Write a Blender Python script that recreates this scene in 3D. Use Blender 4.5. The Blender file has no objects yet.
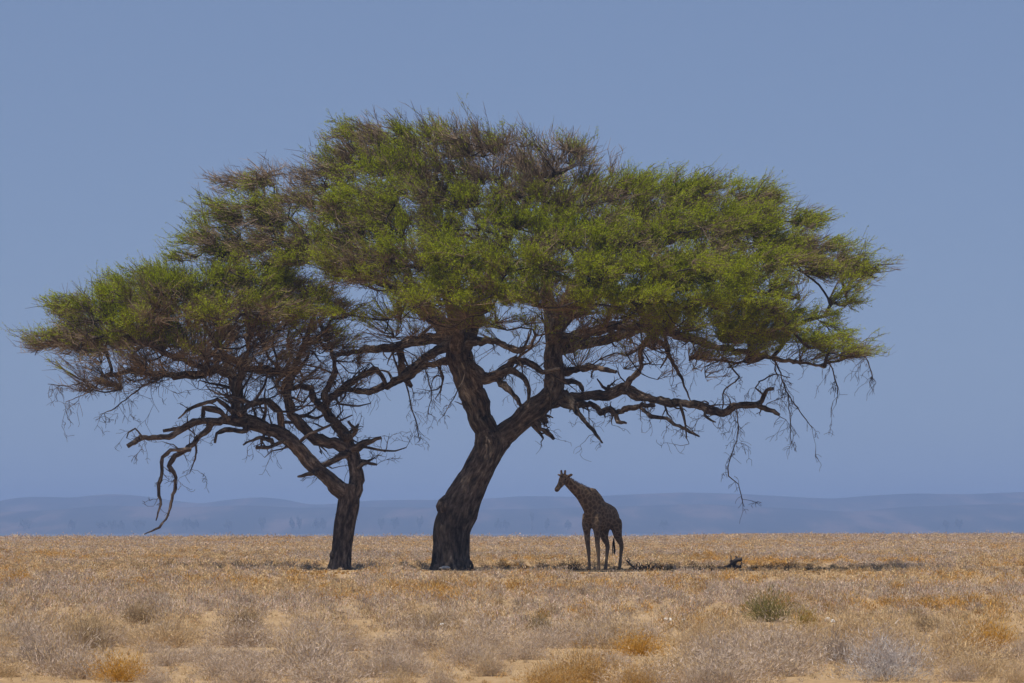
import bpy, bmesh, math, random
import numpy as np
from mathutils import Vector, Matrix, noise, kdtree

random.seed(11)
RNG = np.random.default_rng(11)
S = bpy.context.scene
COL = S.collection

# ------------------------------------------------------------------ camera, sky, sun, exposure
FPX = 4266.667                     # focal length in photo pixels (150 mm on 36 mm)
CAM_H = 1.5
HORIZON = 528.0
PITCH = math.atan((HORIZON - 341.5) / FPX)
cam_d = bpy.data.cameras.new("camera")
cam = bpy.data.objects.new("camera", cam_d)
COL.objects.link(cam)
cam_d.lens = 150.0
cam_d.sensor_width = 36.0
cam_d.clip_start = 0.5
cam_d.clip_end = 30000.0
cam.location = (0, 0, CAM_H)
cam.rotation_euler = (math.radians(90) + PITCH, 0, 0)
S.camera = cam

SUN_EL, SUN_AZ = 63.0, 226.0       # azimuth clockwise from +Y (north)
world = bpy.data.worlds.new("World")
S.world = world
world.use_nodes = True
wn = world.node_tree.nodes
sky = wn.new("ShaderNodeTexSky")
sky.sky_type = 'NISHITA'
sky.sun_disc = False
sky.sun_elevation = math.radians(SUN_EL)
sky.sun_rotation = math.radians(SUN_AZ)
sky.altitude = 1180
sky.air_density = 0.7
sky.dust_density = 1.0
sky.ozone_density = 6.4
wn["Background"].inputs["Strength"].default_value = 0.138
sk_g = wn.new("ShaderNodeGamma"); sk_g.inputs["Gamma"].default_value = 0.34      # a flat, dusty midday gradient
sk_m = wn.new("ShaderNodeMix"); sk_m.data_type = 'RGBA'; sk_m.blend_type = 'MULTIPLY'; sk_m.inputs[0].default_value = 1.0
sk_m.inputs[7].default_value = (1.14, 1.37, 1.88, 1)
world.node_tree.links.new(sky.outputs["Color"], sk_g.inputs["Color"])
world.node_tree.links.new(sk_g.outputs["Color"], sk_m.inputs[6])
world.node_tree.links.new(sk_m.outputs[2], wn["Background"].inputs["Color"])

sun_d = bpy.data.lights.new("sun", 'SUN')
sun_d.energy = 4.7
sun_d.angle = math.radians(0.5)
sun_d.color = (1.0, 0.945, 0.86)
sun = bpy.data.objects.new("sun", sun_d)
COL.objects.link(sun)
az, el = math.radians(SUN_AZ), math.radians(SUN_EL)
to_sun = Vector((math.sin(az) * math.cos(el), math.cos(az) * math.cos(el), math.sin(el)))
sun.rotation_euler = to_sun.to_track_quat('Z', 'Y').to_euler()
sun.location = (0, 0, 60)

S.view_settings.view_transform = 'Standard'
S.view_settings.look = 'None'
S.view_settings.exposure = 0.0
S.view_settings.gamma = 1.0
S.view_settings.use_curve_mapping = False
S.render.engine = 'CYCLES'
S.cycles.use_denoising = True
S.cycles.max_bounces = 6
S.cycles.diffuse_bounces = 3
S.cycles.glossy_bounces = 2
S.cycles.transmission_bounces = 3
S.cycles.transparent_max_bounces = 4
S.cycles.volume_bounces = 1
S.cycles.use_light_tree = False

# ------------------------------------------------------------------ helpers
FWD = Vector((0, math.cos(PITCH), math.sin(PITCH)))
UPV = Vector((0, -math.sin(PITCH), math.cos(PITCH)))
def P(px, py, Y):
    d = Vector((1, 0, 0)) * ((px - 512) / FPX) + UPV * ((341.5 - py) / FPX) + FWD
    d = d * (Y / d.y)
    return Vector((d.x, d.y, d.z + CAM_H))

def smooth(a, b, x):
    t = np.clip((np.asarray(x, float) - a) / (b - a), 0, 1)
    return t * t * (3 - 2 * t)

_tab = np.random.default_rng(5).random((256, 256))
def vnoise(x, y):
    x = np.asarray(x, float); y = np.asarray(y, float)
    xi = np.floor(x).astype(int); yi = np.floor(y).astype(int)
    fx = x - xi; fy = y - yi
    fx = fx * fx * (3 - 2 * fx); fy = fy * fy * (3 - 2 * fy)
    a = _tab[xi & 255, yi & 255]; b = _tab[(xi + 1) & 255, yi & 255]
    c = _tab[xi & 255, (yi + 1) & 255]; d = _tab[(xi + 1) & 255, (yi + 1) & 255]
    return (a * (1 - fx) + b * fx) * (1 - fy) + (c * (1 - fx) + d * fx) * fy
def fbm(x, y, o=3):
    s = 0; a = 0.5; t = 0
    for k in range(o):
        s = s + a * vnoise(x * 2 ** k + 17.3 * k, y * 2 ** k + 5.1 * k); t += a; a *= 0.5
    return s / t

def GZ(x, y):
    """height of the plain"""
    x = np.asarray(x, float); y = np.asarray(y, float)
    z = 0.10 * (fbm(x / 9.0, y / 9.0, 2) - 0.5)
    brow = -0.95 + 0.85 * smooth(20, 60, x) + 0.55 * (fbm(x / 16.0, y / 90.0, 3) - 0.5)
    z = z + smooth(450, 950, y) * brow
    z = z - smooth(1050, 1500, y) * (6.0 + brow)
    return z

def mesh_obj(name, V, faces, mats, parent=None, mat_idx=None, smooth_shade=False, color=None):
    """faces: list of (n,k) int arrays"""
    me = bpy.data.meshes.new(name)
    V = np.asarray(V, np.float32)
    faces = [np.asarray(f, np.int32) for f in faces if len(f)]
    me.vertices.add(len(V)); me.vertices.foreach_set("co", V.ravel())
    nl = sum(f.size for f in faces); npol = sum(len(f) for f in faces)
    me.loops.add(nl); me.polygons.add(npol)
    me.loops.foreach_set("vertex_index", np.concatenate([f.ravel() for f in faces]))
    tot = np.concatenate([np.full(len(f), f.shape[1], np.int32) for f in faces])
    st = np.concatenate([[0], np.cumsum(tot)[:-1]]).astype(np.int32)
    me.polygons.foreach_set("loop_start", st)
    me.polygons.foreach_set("loop_total", tot)
    if mat_idx is not None:
        me.polygons.foreach_set("material_index", np.asarray(mat_idx, np.int32))
    if smooth_shade:
        me.polygons.foreach_set("use_smooth", np.ones(npol, bool))
    for m in (mats if isinstance(mats, (list, tuple)) else [mats]):
        me.materials.append(m)
    if color is not None:
        at = me.color_attributes.new("tint", 'FLOAT_COLOR', 'POINT')
        c = np.ones((len(V), 4), np.float32); c[:, :3] = color
        at.data.foreach_set("color", c.ravel())
    me.update(calc_edges=True)
    me.validate()
    o = bpy.data.objects.new(name, me)
    COL.objects.link(o)
    if parent is not None:
        o.parent = parent
        o.matrix_parent_inverse = Matrix.Identity(4)
    return o

def tag(o, label=None, cat=None, group=None, kind=None):
    if label: o["label"] = label
    if cat: o["category"] = cat
    if group: o["group"] = group
    if kind: o["kind"] = kind
    return o

def empty(name, loc):
    o = bpy.data.objects.new(name, None)
    o.empty_display_size = 0.3
    COL.objects.link(o)
    o.location = loc
    return o

def copy_tree(o, parent=None):
    c = o.copy(); COL.objects.link(c)
    if parent is not None: c.parent = parent
    for ch in list(o.children):
        copy_tree(ch, c)
    return c

def new_mat(name):
    m = bpy.data.materials.new(name); m.use_nodes = True
    nt = m.node_tree
    return m, nt, nt.nodes["Principled BSDF"]

def N(nt, t, **kw):
    n = nt.nodes.new(t)
    for k, v in kw.items(): setattr(n, k, v)
    return n

def ramp(nt, stops, src):
    r = N(nt, "ShaderNodeValToRGB")
    while len(r.color_ramp.elements) < len(stops): r.color_ramp.elements.new(0.5)
    for e, (p, c) in zip(r.color_ramp.elements, stops):
        e.position = p; e.color = (*c, 1)
    nt.links.new(src, r.inputs[0])
    return r.outputs[0]

def noise_tex(nt, scale, detail=4, rough=0.55, vec=None):
    n = N(nt, "ShaderNodeTexNoise")
    n.inputs["Scale"].default_value = scale
    n.inputs["Detail"].default_value = detail
    n.inputs["Roughness"].default_value = rough
    if vec is not None: nt.links.new(vec, n.inputs["Vector"])
    return n.outputs["Fac"]

# ------------------------------------------------------------------ materials
def mat_ground():
    m, nt, b = new_mat("sandy_soil")
    g = N(nt, "ShaderNodeNewGeometry")
    n1 = noise_tex(nt, 0.35, 5, 0.6, g.outputs["Position"])
    n2 = noise_tex(nt, 9.0, 6, 0.7, g.outputs["Position"])
    c1 = ramp(nt, [(0.3, (0.37, 0.245, 0.125)), (0.55, (0.46, 0.315, 0.17)), (0.75, (0.52, 0.375, 0.22))], n1)
    c2 = ramp(nt, [(0.3, (0.62, 0.58, 0.55)), (0.6, (1, 1, 1))], n2)
    mx = N(nt, "ShaderNodeMix", data_type='RGBA', blend_type='MULTIPLY')
    mx.inputs[0].default_value = 1
    nt.links.new(c1, mx.inputs[6]); nt.links.new(c2, mx.inputs[7])
    # mirage reflection painted as a dark bluish tint far out, beyond the scrub
    sep = N(nt, "ShaderNodeSeparateXYZ"); nt.links.new(g.outputs["Position"], sep.inputs[0])
    mr = N(nt, "ShaderNodeMapRange")
    mr.inputs[1].default_value = 1100; mr.inputs[2].default_value = 1600
    nt.links.new(sep.outputs[1], mr.inputs[0])
    m2 = N(nt, "ShaderNodeMix", data_type='RGBA')
    nt.links.new(mr.outputs[0], m2.inputs[0]); nt.links.new(mx.outputs[2], m2.inputs[6])
    m2.inputs[7].default_value = (0.10, 0.105, 0.125, 1)
    nt.links.new(m2.outputs[2], b.inputs["Base Color"])
    b.inputs["Roughness"].default_value = 0.95
    b.inputs["Specular IOR Level"].default_value = 0.1
    bp = N(nt, "ShaderNodeBump"); bp.inputs["Strength"].default_value = 0.5; bp.inputs["Distance"].default_value = 0.04
    nt.links.new(n2, bp.inputs["Height"]); nt.links.new(bp.outputs[0], b.inputs["Normal"])
    return m

def mat_bark():
    m, nt, b = new_mat("bark")
    g = N(nt, "ShaderNodeTexCoord")
    at = N(nt, "ShaderNodeAttribute"); at.attribute_name = "along"
    mp = N(nt, "ShaderNodeMapping"); mp.inputs["Scale"].default_value = (7.5, 7.5, 2.4)
    nt.links.new(at.outputs["Vector"], mp.inputs["Vector"])
    n1 = noise_tex(nt, 1.0, 7, 0.7, mp.outputs[0])
    n2 = noise_tex(nt, 0.8, 4, 0.6, g.outputs["Object"])
    c1 = ramp(nt, [(0.36, (0.020, 0.016, 0.014)), (0.48, (0.085, 0.068, 0.058)), (0.58, (0.17, 0.14, 0.12)), (0.70, (0.36, 0.31, 0.265))], n1)
    c2 = ramp(nt, [(0.35, (0.60, 0.57, 0.55)), (0.65, (1.35, 1.25, 1.15))], n2)
    mx = N(nt, "ShaderNodeMix", data_type='RGBA', blend_type='MULTIPLY'); mx.inputs[0].default_value = 1
    nt.links.new(c1, mx.inputs[6]); nt.links.new(c2, mx.inputs[7])
    nt.links.new(mx.outputs[2], b.inputs["Base Color"])
    b.inputs["Roughness"].default_value = 0.92
    b.inputs["Specular IOR Level"].default_value = 0.15
    bp = N(nt, "ShaderNodeBump"); bp.inputs["Strength"].default_value = 1.0; bp.inputs["Distance"].default_value = 0.09
    nt.links.new(n1, bp.inputs["Height"]); nt.links.new(bp.outputs[0], b.inputs["Normal"])
    return m

def mat_tint(name, rough=0.9, transl=0.0, spec=0.1):
    """colour from the mesh's own pigment attribute"""
    m, nt, b = new_mat(name)
    a = N(nt, "ShaderNodeVertexColor"); a.layer_name = "tint"
    nt.links.new(a.outputs[0], b.inputs["Base Color"])
    b.inputs["Roughness"].default_value = rough
    b.inputs["Specular IOR Level"].default_value = spec
    if transl > 0:
        t = N(nt, "ShaderNodeBsdfTranslucent"); nt.links.new(a.outputs[0], t.inputs[0])
        mx = N(nt, "ShaderNodeMixShader"); mx.inputs[0].default_value = transl
        out = nt.nodes["Material Output"]
        nt.links.new(b.outputs[0], mx.inputs[1]); nt.links.new(t.outputs[0], mx.inputs[2])
        nt.links.new(mx.outputs[0], out.inputs["Surface"])
    return m

def mat_plain(name, c, rough=0.9, var=0.25, scale=6.0):
    m, nt, b = new_mat(name)
    g = N(nt, "ShaderNodeTexCoord")
    n1 = noise_tex(nt, scale, 4, 0.6, g.outputs["Object"])
    c0 = tuple(v * (1 - var) for v in c); c2 = tuple(min(1, v * (1 + var)) for v in c)
    nt.links.new(ramp(nt, [(0.3, c0), (0.7, c2)], n1), b.inputs["Base Color"])
    b.inputs["Roughness"].default_value = rough
    b.inputs["Specular IOR Level"].default_value = 0.2
    return m

def mat_hill():
    m, nt, b = new_mat("hill_rock_and_bush")
    g = N(nt, "ShaderNodeNewGeometry")
    mp = N(nt, "ShaderNodeMapping"); mp.inputs["Scale"].default_value = (1, 0.03, 3.2)
    nt.links.new(g.outputs["Position"], mp.inputs["Vector"])
    n1 = noise_tex(nt, 0.013, 4, 0.6, mp.outputs[0])
    c = ramp(nt, [(0.42, (0.028, 0.036, 0.040)), (0.52, (0.05, 0.05, 0.05)), (0.60, (0.105, 0.08, 0.075)), (0.72, (0.15, 0.11, 0.10))], n1)
    nt.links.new(c, b.inputs["Base Color"])
    b.inputs["Roughness"].default_value = 1.0
    b.inputs["Specular IOR Level"].default_value = 0.0
    return m

M_GROUND = mat_ground(); M_BARK = mat_bark(); M_HILL = mat_hill()
M_TWIG = mat_tint("twig_bark", 0.9); M_LEAF = mat_tint("acacia_leaf", 0.65, 0.42, 0.2)
M_SCRUB = mat_tint("dry_scrub", 0.9, 0.25); M_STONE = mat_plain("white_stone", (0.72, 0.70, 0.66), 0.8, 0.12, 9)
M_DEADWOOD = mat_plain("dead_wood", (0.075, 0.058, 0.048), 0.9, 0.45, 5)

# ------------------------------------------------------------------ setting: plain with painted mirage tint, hills, haze
def build_ground():
    ys = np.concatenate([np.linspace(-150, 30, 10), np.linspace(35, 260, 220), np.linspace(265, 1600, 150), np.linspace(1700, 9000, 30)])
    xs = np.concatenate([np.linspace(-3100, -160, 14), np.linspace(-150, 150, 241), np.linspace(160, 3100, 14)])
    X, Y = np.meshgrid(xs, ys)
    Z = GZ(X, Y)
    V = np.stack([X, Y, Z], -1).reshape(-1, 3)
    w = len(xs)
    i = np.arange((len(ys) - 1) * w).reshape(-1, w)[:, :-1].ravel()
    F = np.stack([i, i + 1, i + w + 1, i + w], -1)
    o = mesh_obj("ground", V, [F], M_GROUND, smooth_shade=True)
    tag(o, kind="structure")

RIDGE = [(-700, 500), (-200, 496), (0, 503), (25, 497), (55, 497), (75, 498), (100, 495), (120, 494), (150, 497), (185, 502), (203, 504), (230, 500), (262, 497),
         (290, 500), (308, 505), (335, 504), (365, 501), (400, 500), (440, 500), (500, 498), (520, 496), (580, 497), (620, 495), (680, 492.5), (740, 494),
         (800, 497.5), (830, 499), (870, 495.5), (910, 493.5), (960, 494.5), (1024, 492), (1300, 495), (1800, 499)]
RIDGE2 = [(-700, 514), (0, 512), (60, 510), (110, 505), (150, 507), (200, 507), (250, 505), (300, 508), (360, 507), (420, 507), (470, 510), (560, 508), (700, 504), (780, 508), (850, 512),
          (900, 507), (1024, 503), (1800, 510)]
def build_hills(name, ridge, d_ridge, d_foot, rough):
    px = np.array([p[0] for p in ridge], float); py = np.array([p[1] for p in ridge], float)
    xs = np.linspace(-2900, 2900, 380)
    ppx = 512 + xs / d_ridge * FPX
    row = np.interp(ppx, px, py)
    row = np.convolve(np.pad(row, 1, mode='edge'), np.ones(3) / 3, 'valid')
    ztop = CAM_H + (HORIZON - row) * d_ridge / FPX
    ts = np.linspace(0, 1.25, 40)
    V = []
    for t in ts:
        y = d_foot + (d_ridge - d_foot) * t
        prof = smooth(0, 1, t) ** 0.9 if t <= 1 else 1 - 1.6 * (t - 1)
        n = fbm(xs / 210.0 + 9.1, np.full_like(xs, y / 330.0), 4) - 0.5
        z = -7.0 + (ztop + 7.0) * prof + n * rough * math.sin(min(t, 1) * math.pi)
        V.append(np.stack([xs, np.full_like(xs, y), z], -1))
    V = np.concatenate(V); w = len(xs)
    i = np.arange((len(ts) - 1) * w).reshape(-1, w)[:, :-1].ravel()
    o = mesh_obj(name, V, [np.stack([i, i + 1, i + w + 1, i + w], -1)], M_HILL, smooth_shade=True)
    tag(o, kind="structure")

def build_haze():
    x0, x1, y0, y1, z0, z1 = -3300, 3300, -400, 9600, -9.0, 78
    V = [(x, y, z) for z in (z0, z1) for y in (y0, y1) for x in (x0, x1)]
    F = [(0, 2, 3, 1), (4, 5, 7, 6), (0, 1, 5, 4), (2, 6, 7, 3), (0, 4, 6, 2), (1, 3, 7, 5)]
    m = bpy.data.materials.new("haze_air"); m.use_nodes = True
    nt = m.node_tree; nt.nodes.clear()
    out = N(nt, "ShaderNodeOutputMaterial"); pv = N(nt, "ShaderNodeVolumePrincipled")
    pv.inputs["Color"].default_value = (0.335, 0.48, 0.79, 1)
    pv.inputs["Density"].default_value = 2.1e-4
    pv.inputs["Anisotropy"].default_value = 0.0
    nt.links.new(pv.outputs[0], out.inputs["Volume"])
    o = mesh_obj("haze", V, [np.array(F)], m)
    tag(o, kind="stuff")

# ------------------------------------------------------------------ tubes
def catmull(pts, rad, step, tight=0.0):
    pts = np.asarray(pts, float); rad = np.asarray(rad, float)
    if len(pts) < 2: return pts, rad
    p = np.vstack([2 * pts[0] - pts[1], pts, 2 * pts[-1] - pts[-2]])
    out = []; orad = []
    for i in range(len(pts) - 1):
        a, b, c, d = p[i], p[i + 1], p[i + 2], p[i + 3]
        n = max(1, int(np.linalg.norm(c - b) / step))
        t = (np.arange(n) / n)[:, None]
        cr = (0.5 * ((2 * b) + (-a + c) * t + (2 * a - 5 * b + 4 * c - d) * t ** 2 + (-a + 3 * b - 3 * c + d) * t ** 3))
        out.append(cr * (1 - tight) + (b + (c - b) * t) * tight)
        orad.append(rad[i] + (rad[i + 1] - rad[i]) * t[:, 0])
    out.append(pts[-1:]); orad.append(rad[-1:])
    return np.concatenate(out), np.concatenate(orad)

class MB:
    def __init__(s): s.V = []; s.Q = []; s.T = []; s.C = []; s.A = []; s.n = 0
    def tube(s, pts, rad, k=8, col=None, lump=0.0, seed=0.0, flare=None):
        pts = np.asarray(pts, float); rad = np.asarray(rad, float); n = len(pts)
        tan = np.gradient(pts, axis=0); tan /= np.linalg.norm(tan, axis=1)[:, None] + 1e-9
        ref = np.array([0, 1, 0.2]) if abs(tan[0][1]) < 0.8 else np.array([1, 0, 0])
        u = np.cross(tan[0], ref); u /= np.linalg.norm(u)
        ang = np.arange(k) / k * 2 * math.pi
        rings = []
        for i in range(n):
            u = u - tan[i] * np.dot(u, tan[i]); u /= np.linalg.norm(u) + 1e-9
            v = np.cross(tan[i], u)
            r = np.full(k, rad[i])
            if lump:
                for j in range(k):
                    q = pts[i] + rad[i] * (u * math.cos(ang[j]) + v * math.sin(ang[j]))
                    f = noise.noise(Vector((q[0] * 1.7 + seed, q[1] * 1.7, q[2] * 0.7)))
                    f2 = noise.noise(Vector((q[0] * 5 + seed, q[1] * 5, q[2] * 1.3)))
                    r[j] *= 1 + lump * (f * 1.0 + 0.45 * f2)
            if flare is not None: r = r * flare(i / (n - 1), ang)
            rings.append(pts[i] + r[:, None] * (np.cos(ang)[:, None] * u + np.sin(ang)[:, None] * v))
        b = s.n
        s.V.append(np.concatenate(rings + [pts[:1], pts[-1:]]))
        ln = np.concatenate([[0], np.cumsum(np.linalg.norm(np.diff(pts, axis=0), axis=1))]) + pts[0].sum() * 3.1
        ac = np.stack([np.cos(ang)[None] * rad[:, None], np.sin(ang)[None] * rad[:, None], np.repeat(ln[:, None], k, 1)], -1).reshape(-1, 3)
        s.A.append(np.concatenate([ac, [[0, 0, ln[0]]], [[0, 0, ln[-1]]]]))
        i = np.arange(n - 1)[:, None] * k + b; j = np.arange(k)[None]; j2 = (j + 1) % k
        s.Q.append(np.stack([i + j, i + j2, i + k + j2, i + k + j], -1).reshape(-1, 4))
        j = np.arange(k); j2 = (j + 1) % k
        s.T.append(np.stack([b + j2, b + j, np.full(k, b + n * k)], -1))
        e = b + (n - 1) * k
        s.T.append(np.stack([e + j, e + j2, np.full(k, b + n * k + 1)], -1))
        if col is not None: s.C.append(np.tile(np.asarray(col, float), (n * k + 2, 1)))
        s.n += n * k + 2
    def build(s, name, mat, parent=None):
        o = mesh_obj(name, np.concatenate(s.V), [np.concatenate(s.Q), np.concatenate(s.T)], mat, parent, smooth_shade=True,
                     color=np.concatenate(s.C) if s.C else None)
        A = np.concatenate(s.A) if s.A else np.zeros((0, 3))
        if len(A) == len(o.data.vertices):
            at = o.data.attributes.new("along", 'FLOAT_VECTOR', 'POINT'); at.data.foreach_set("vector", A.astype(np.float32).ravel())
        return o

# ------------------------------------------------------------------ acacias
def limb_pts(pts, Y0, d0, d1, wid=1.0):
    xy = np.array([(p[0], p[1]) for p in pts], float)
    L = np.concatenate([[0], np.cumsum(np.linalg.norm(np.diff(xy, axis=0), axis=1))]); L /= L[-1]
    out = []; rad = []
    for p, l in zip(pts, L):
        Y = Y0 + d0 + (d1 - d0) * l
        out.append(P(p[0], p[1], Y)); rad.append(max(0.012, p[2] * 0.5 * Y / FPX * wid))
    return np.array(out), np.array(rad)

def noise3(p, s, off=0.0):
    return np.array([noise.noise(Vector((q[0] * s + off, q[1] * s, q[2] * s))) for q in p])

def build_acacia(label, base_px, Y0, limbs, plates, seed, tip_per_px, node_n, burls=(), lush=0.01, side=0.55):
    rng = np.random.default_rng(seed)
    base = P(base_px[0], base_px[1], Y0)
    base.z = float(GZ(base.x, base.y))
    root = empty("acacia_tree", base)
    tag(root, label, "tree", "umbrella acacias")
    B = np.array(base)
    wood = []; skel = []                       # (point) nodes twigs may grow from
    for name, d0, d1, pts, grow, lab in limbs:
        wispy = name == "dead_limb" and max(q_[2] for q_ in pts) <= 4
        p, r = limb_pts(pts, Y0, d0, d1, 0.55 if wispy else 1.0)
        if name == "trunk":
            p[0][2] = base.z - 0.15
        elif wood:
            ww = np.concatenate(wood)
            d2 = (ww[:, 0] - p[0][0]) ** 2 + (ww[:, 2] - p[0][2]) ** 2 + 0.15 * (ww[:, 1] - p[0][1]) ** 2
            w0 = ww[np.argmin(d2)]
            if math.sqrt(d2.min()) > 0.02:
                p = np.vstack([w0[None], p]); r = np.concatenate([[r[0]], r])
        q, qr = catmull(p, r, 0.10 if name == "trunk" else 0.13, 0.0 if name == "trunk" else (0.75 if r.max() < 0.3 else 0.25))
        wob = 0.22 * qr + 0.012
        jit = np.stack([noise3(q, 1.6, 3.1 + seed), noise3(q, 1.6, 17.7), noise3(q, 1.6, 41.2)], -1)
        jit[0] = 0
        if name != "trunk":
            fine = np.stack([noise3(q, 4.3, 3.1 + seed), noise3(q, 4.3, 57.7), noise3(q, 4.3, 91.2)], -1); fine[0] = 0
            thick = smooth(0.12, 0.32, qr)
            fine = fine * (1 - 0.75 * thick)[:, None]; jit = jit * (1 - 0.55 * thick)[:, None]
            q = q + jit * wob[:, None] * 1.4 + fine * (0.40 * qr + 0.03)[:, None]
            qr = qr * (1 + (0.22 * noise3(q, 2.2, 7.7) + 0.30 * noise3(q, 5.5, 27.7)) * (1 - 0.65 * thick))
        mb = MB()
        k = 36 if name == "trunk" else (14 if p.shape[0] and r.max() > 0.15 else 8)
        fl = None
        if name == "trunk":
            fl = lambda t, a: 1 + max(0, 0.12 - t) * 1.4 * (0.7 + 0.5 * np.cos(a * 3 + 1.0) + 0.3 * np.cos(a * 5))
        mb.tube(q - B, qr, k, lump=0.13 if r.max() > 0.12 else 0.08, seed=seed * 3.3, flare=fl)
        # broken snags and side twigs on bare limbs
        if name != "trunk":
            def snag(a, d, ln, r, lev, droop):
                pts_ = [a]; d = d / np.linalg.norm(d)
                ns = 3 if ln < 0.6 else 4
                for _k in range(ns):
                    d = d + rng.normal(size=3) * 0.42 + np.array([0, 0, droop]); d /= np.linalg.norm(d)
                    pts_.append(pts_[-1] + d * ln / ns * rng.uniform(0.7, 1.3))
                rr_ = np.linspace(r, max(0.006, r * 0.3), ns + 1)
                sp, sr = catmull(pts_, rr_, 0.12, 0.6)
                mb.tube(sp - B, sr, 5 if r > 0.03 else 3)
                if lev > 0:
                    for _k in range(int(rng.integers(2, 4))):
                        m_ = int(rng.integers(1, ns + 1))
                        snag(pts_[m_], d + rng.normal(size=3) * 0.8, ln * rng.uniform(0.4, 0.75), max(0.008, rr_[m_] * 0.7), lev - 1, droop)
            L = len(q); dead = name == "dead_limb"; run = L * 0.13
            for _ in range(int(max(3, run * (5.0 if wispy else 1.9 if dead else 1.3)))):
                i = int(rng.integers(L // 6, L)) if L > 6 else L - 1
                dr = rng.normal(size=3); dr[2] -= 1.0 if wispy else 0.35; dr[1] *= 0.8
                big_ = qr[i] > 0.06
                snag(q[i], dr, rng.uniform(0.2, 1.1) * (1.0 if big_ else 0.75 if wispy else 0.6), max(0.009, qr[i] * rng.uniform(0.18, 0.42)), 2 if rng.random() < 0.6 else 1, -0.3 if wispy else -0.12 if rng.random() < 0.6 else 0.1)
            if not dead and L > 12:
                for _ in range(int(run * side)):                    # crooked secondary limbs
                    i = int(rng.integers(L // 5, L - 2))
                    if q[i][2] > B[2] + 8.5: continue
                    dr = rng.normal(size=3) * np.array([1, 0.8, 0.55]) + np.array([0, 0, 0.25])
                    snag(q[i], dr, rng.uniform(0.9, 2.3), max(0.03, min(0.085, qr[i] * rng.uniform(0.3, 0.6))), 3, 0.06)
            if not dead and q[:, 2].min() < B[2] + 9.5:
                for _ in range(int(run * 0.5)):                     # bare shoots hanging below the crown
                    i = int(rng.integers(L // 4, L))
                    snag(q[i], np.array([rng.normal() * .5, rng.normal() * .5, -0.7]), rng.uniform(0.6, 1.7), 0.014, 2, -0.35)
        if name == "trunk":
            for bx, by, bd, br in burls:
                c = np.array(P(bx, by, Y0 + bd)) - B
                mb.tube(np.array([c + np.array([0, 0, -br]), c + np.array([0, 0, -br * .5]), c, c + np.array([0, 0, br * .6]), c + np.array([0, 0, br * 1.1])]), np.array([.45, .95, 1, .7, .2]) * br, 14, lump=0.35, seed=bx)
        o = mb.build(name, M_BARK, root)
        if lab: o["label"] = lab
        wood.append(q)
        if grow:
            s0 = int(len(q) * grow[0])
            for i in range(s0, len(q), 2): skel.append(q[i])
    skel = np.array(skel)

    # sample the crown: flattened, ragged plates of sprays
    tips = []; green = []; tplate = []
    nodes = []
    axis_x = None
    for pi, (cx, cy, rx, ry, dep, rd, gr, dens) in enumerate(plates):
        C = P(cx, cy, Y0 + dep); s = (Y0 + dep) / FPX
        ry = ry * 1.2
        n = int(math.pi * rx * ry * tip_per_px * dens)
        r = np.sqrt(rng.random(n * 2)); a = rng.random(n * 2) * 2 * math.pi
        dome = np.sqrt(np.clip(1 - r * r, 0, 1))
        U = rng.beta(1.7, 1.1, n * 2) * 1.7 - 0.75
        edge = 1 + 0.16 * np.sin(a * 5 + pi) + 0.10 * np.sin(a * 11 + 2 * pi)
        p = np.stack([C.x + r * np.cos(a) * rx * s * edge, C.y + r * np.sin(a) * rd * edge, C.z + U * (dome * 0.85 + 0.15) * ry * s - (r ** 3) * ry * s * 0.25], -1)
        cl = noise3(p, 0.75, 5.5 + pi * 0.1) + 0.6 * noise3(p, 2.1, 9.5)
        keep = cl > np.quantile(cl, 0.47)
        p = p[keep][:n]; U = U[keep][:n]
        shoot = rng.random(len(p)) < 0.22
        od = p - np.array([C.x, C.y, C.z - ry * s]); od /= np.linalg.norm(od, axis=1)[:, None]
        od = od * 0.8 + (p - np.array([P(480, 300, Y0)])) / 16.0 + np.array([0, 0, 0.25]); od /= np.linalg.norm(od, axis=1)[:, None]
        p = p + od * (shoot * rng.uniform(0.15, 0.75, len(p)))[:, None]
        tips.append(p)
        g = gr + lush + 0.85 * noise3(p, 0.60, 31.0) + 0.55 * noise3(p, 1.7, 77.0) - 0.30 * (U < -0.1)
        if gr < 0.05: g = g - 0.35
        green.append(g); tplate.append(np.full(len(p), pi))
        m = max(4, int(node_n * dens * rx * ry / 2000.0))
        r = np.sqrt(rng.random(m)) * 0.92; a = rng.random(m) * 2 * math.pi
        nodes.append(np.stack([C.x + r * np.cos(a) * rx * s, C.y + r * np.sin(a) * rd, C.z + (rng.random(m) * 0.8 - 0.55) * ry * s], -1))
    tips = np.concatenate(tips); green = smooth(0.12, 0.78, np.concatenate(green))
    nodes = np.concatenate(nodes)
    # balanced nearest-neighbour growth of the branchwork from the limbs
    n0 = len(skel); allp = np.vstack([skel, nodes]); n = len(allp)
    par = np.full(n, -1); plen = np.zeros(n); done = np.zeros(n, bool); done[:n0] = True
    best = np.full(n, 1e9); bpar = np.full(n, -1)
    def relax(i):
        d = allp - allp[i]
        dist = np.linalg.norm(d * np.array([1, 1, 1.25]), axis=1)
        cost = dist * (1 + 0.35 * (d[:, 2] < -0.3)) + 0.22 * plen[i]
        m = (~done) & (cost < best)
        best[m] = cost[m]; bpar[m] = i
    for i in range(n0): relax(i)
    for _ in range(n - n0):
        j = int(np.argmin(np.where(done, 1e12, best)))
        done[j] = True; par[j] = bpar[j]
        plen[j] = plen[par[j]] + np.linalg.norm(allp[j] - allp[par[j]]); relax(j)
    order = np.argsort(plen)[::-1]
    rad = np.zeros(n); kids = [[] for _ in range(n)]
    for j in range(n0, n): kids[par[j]].append(j)
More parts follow.
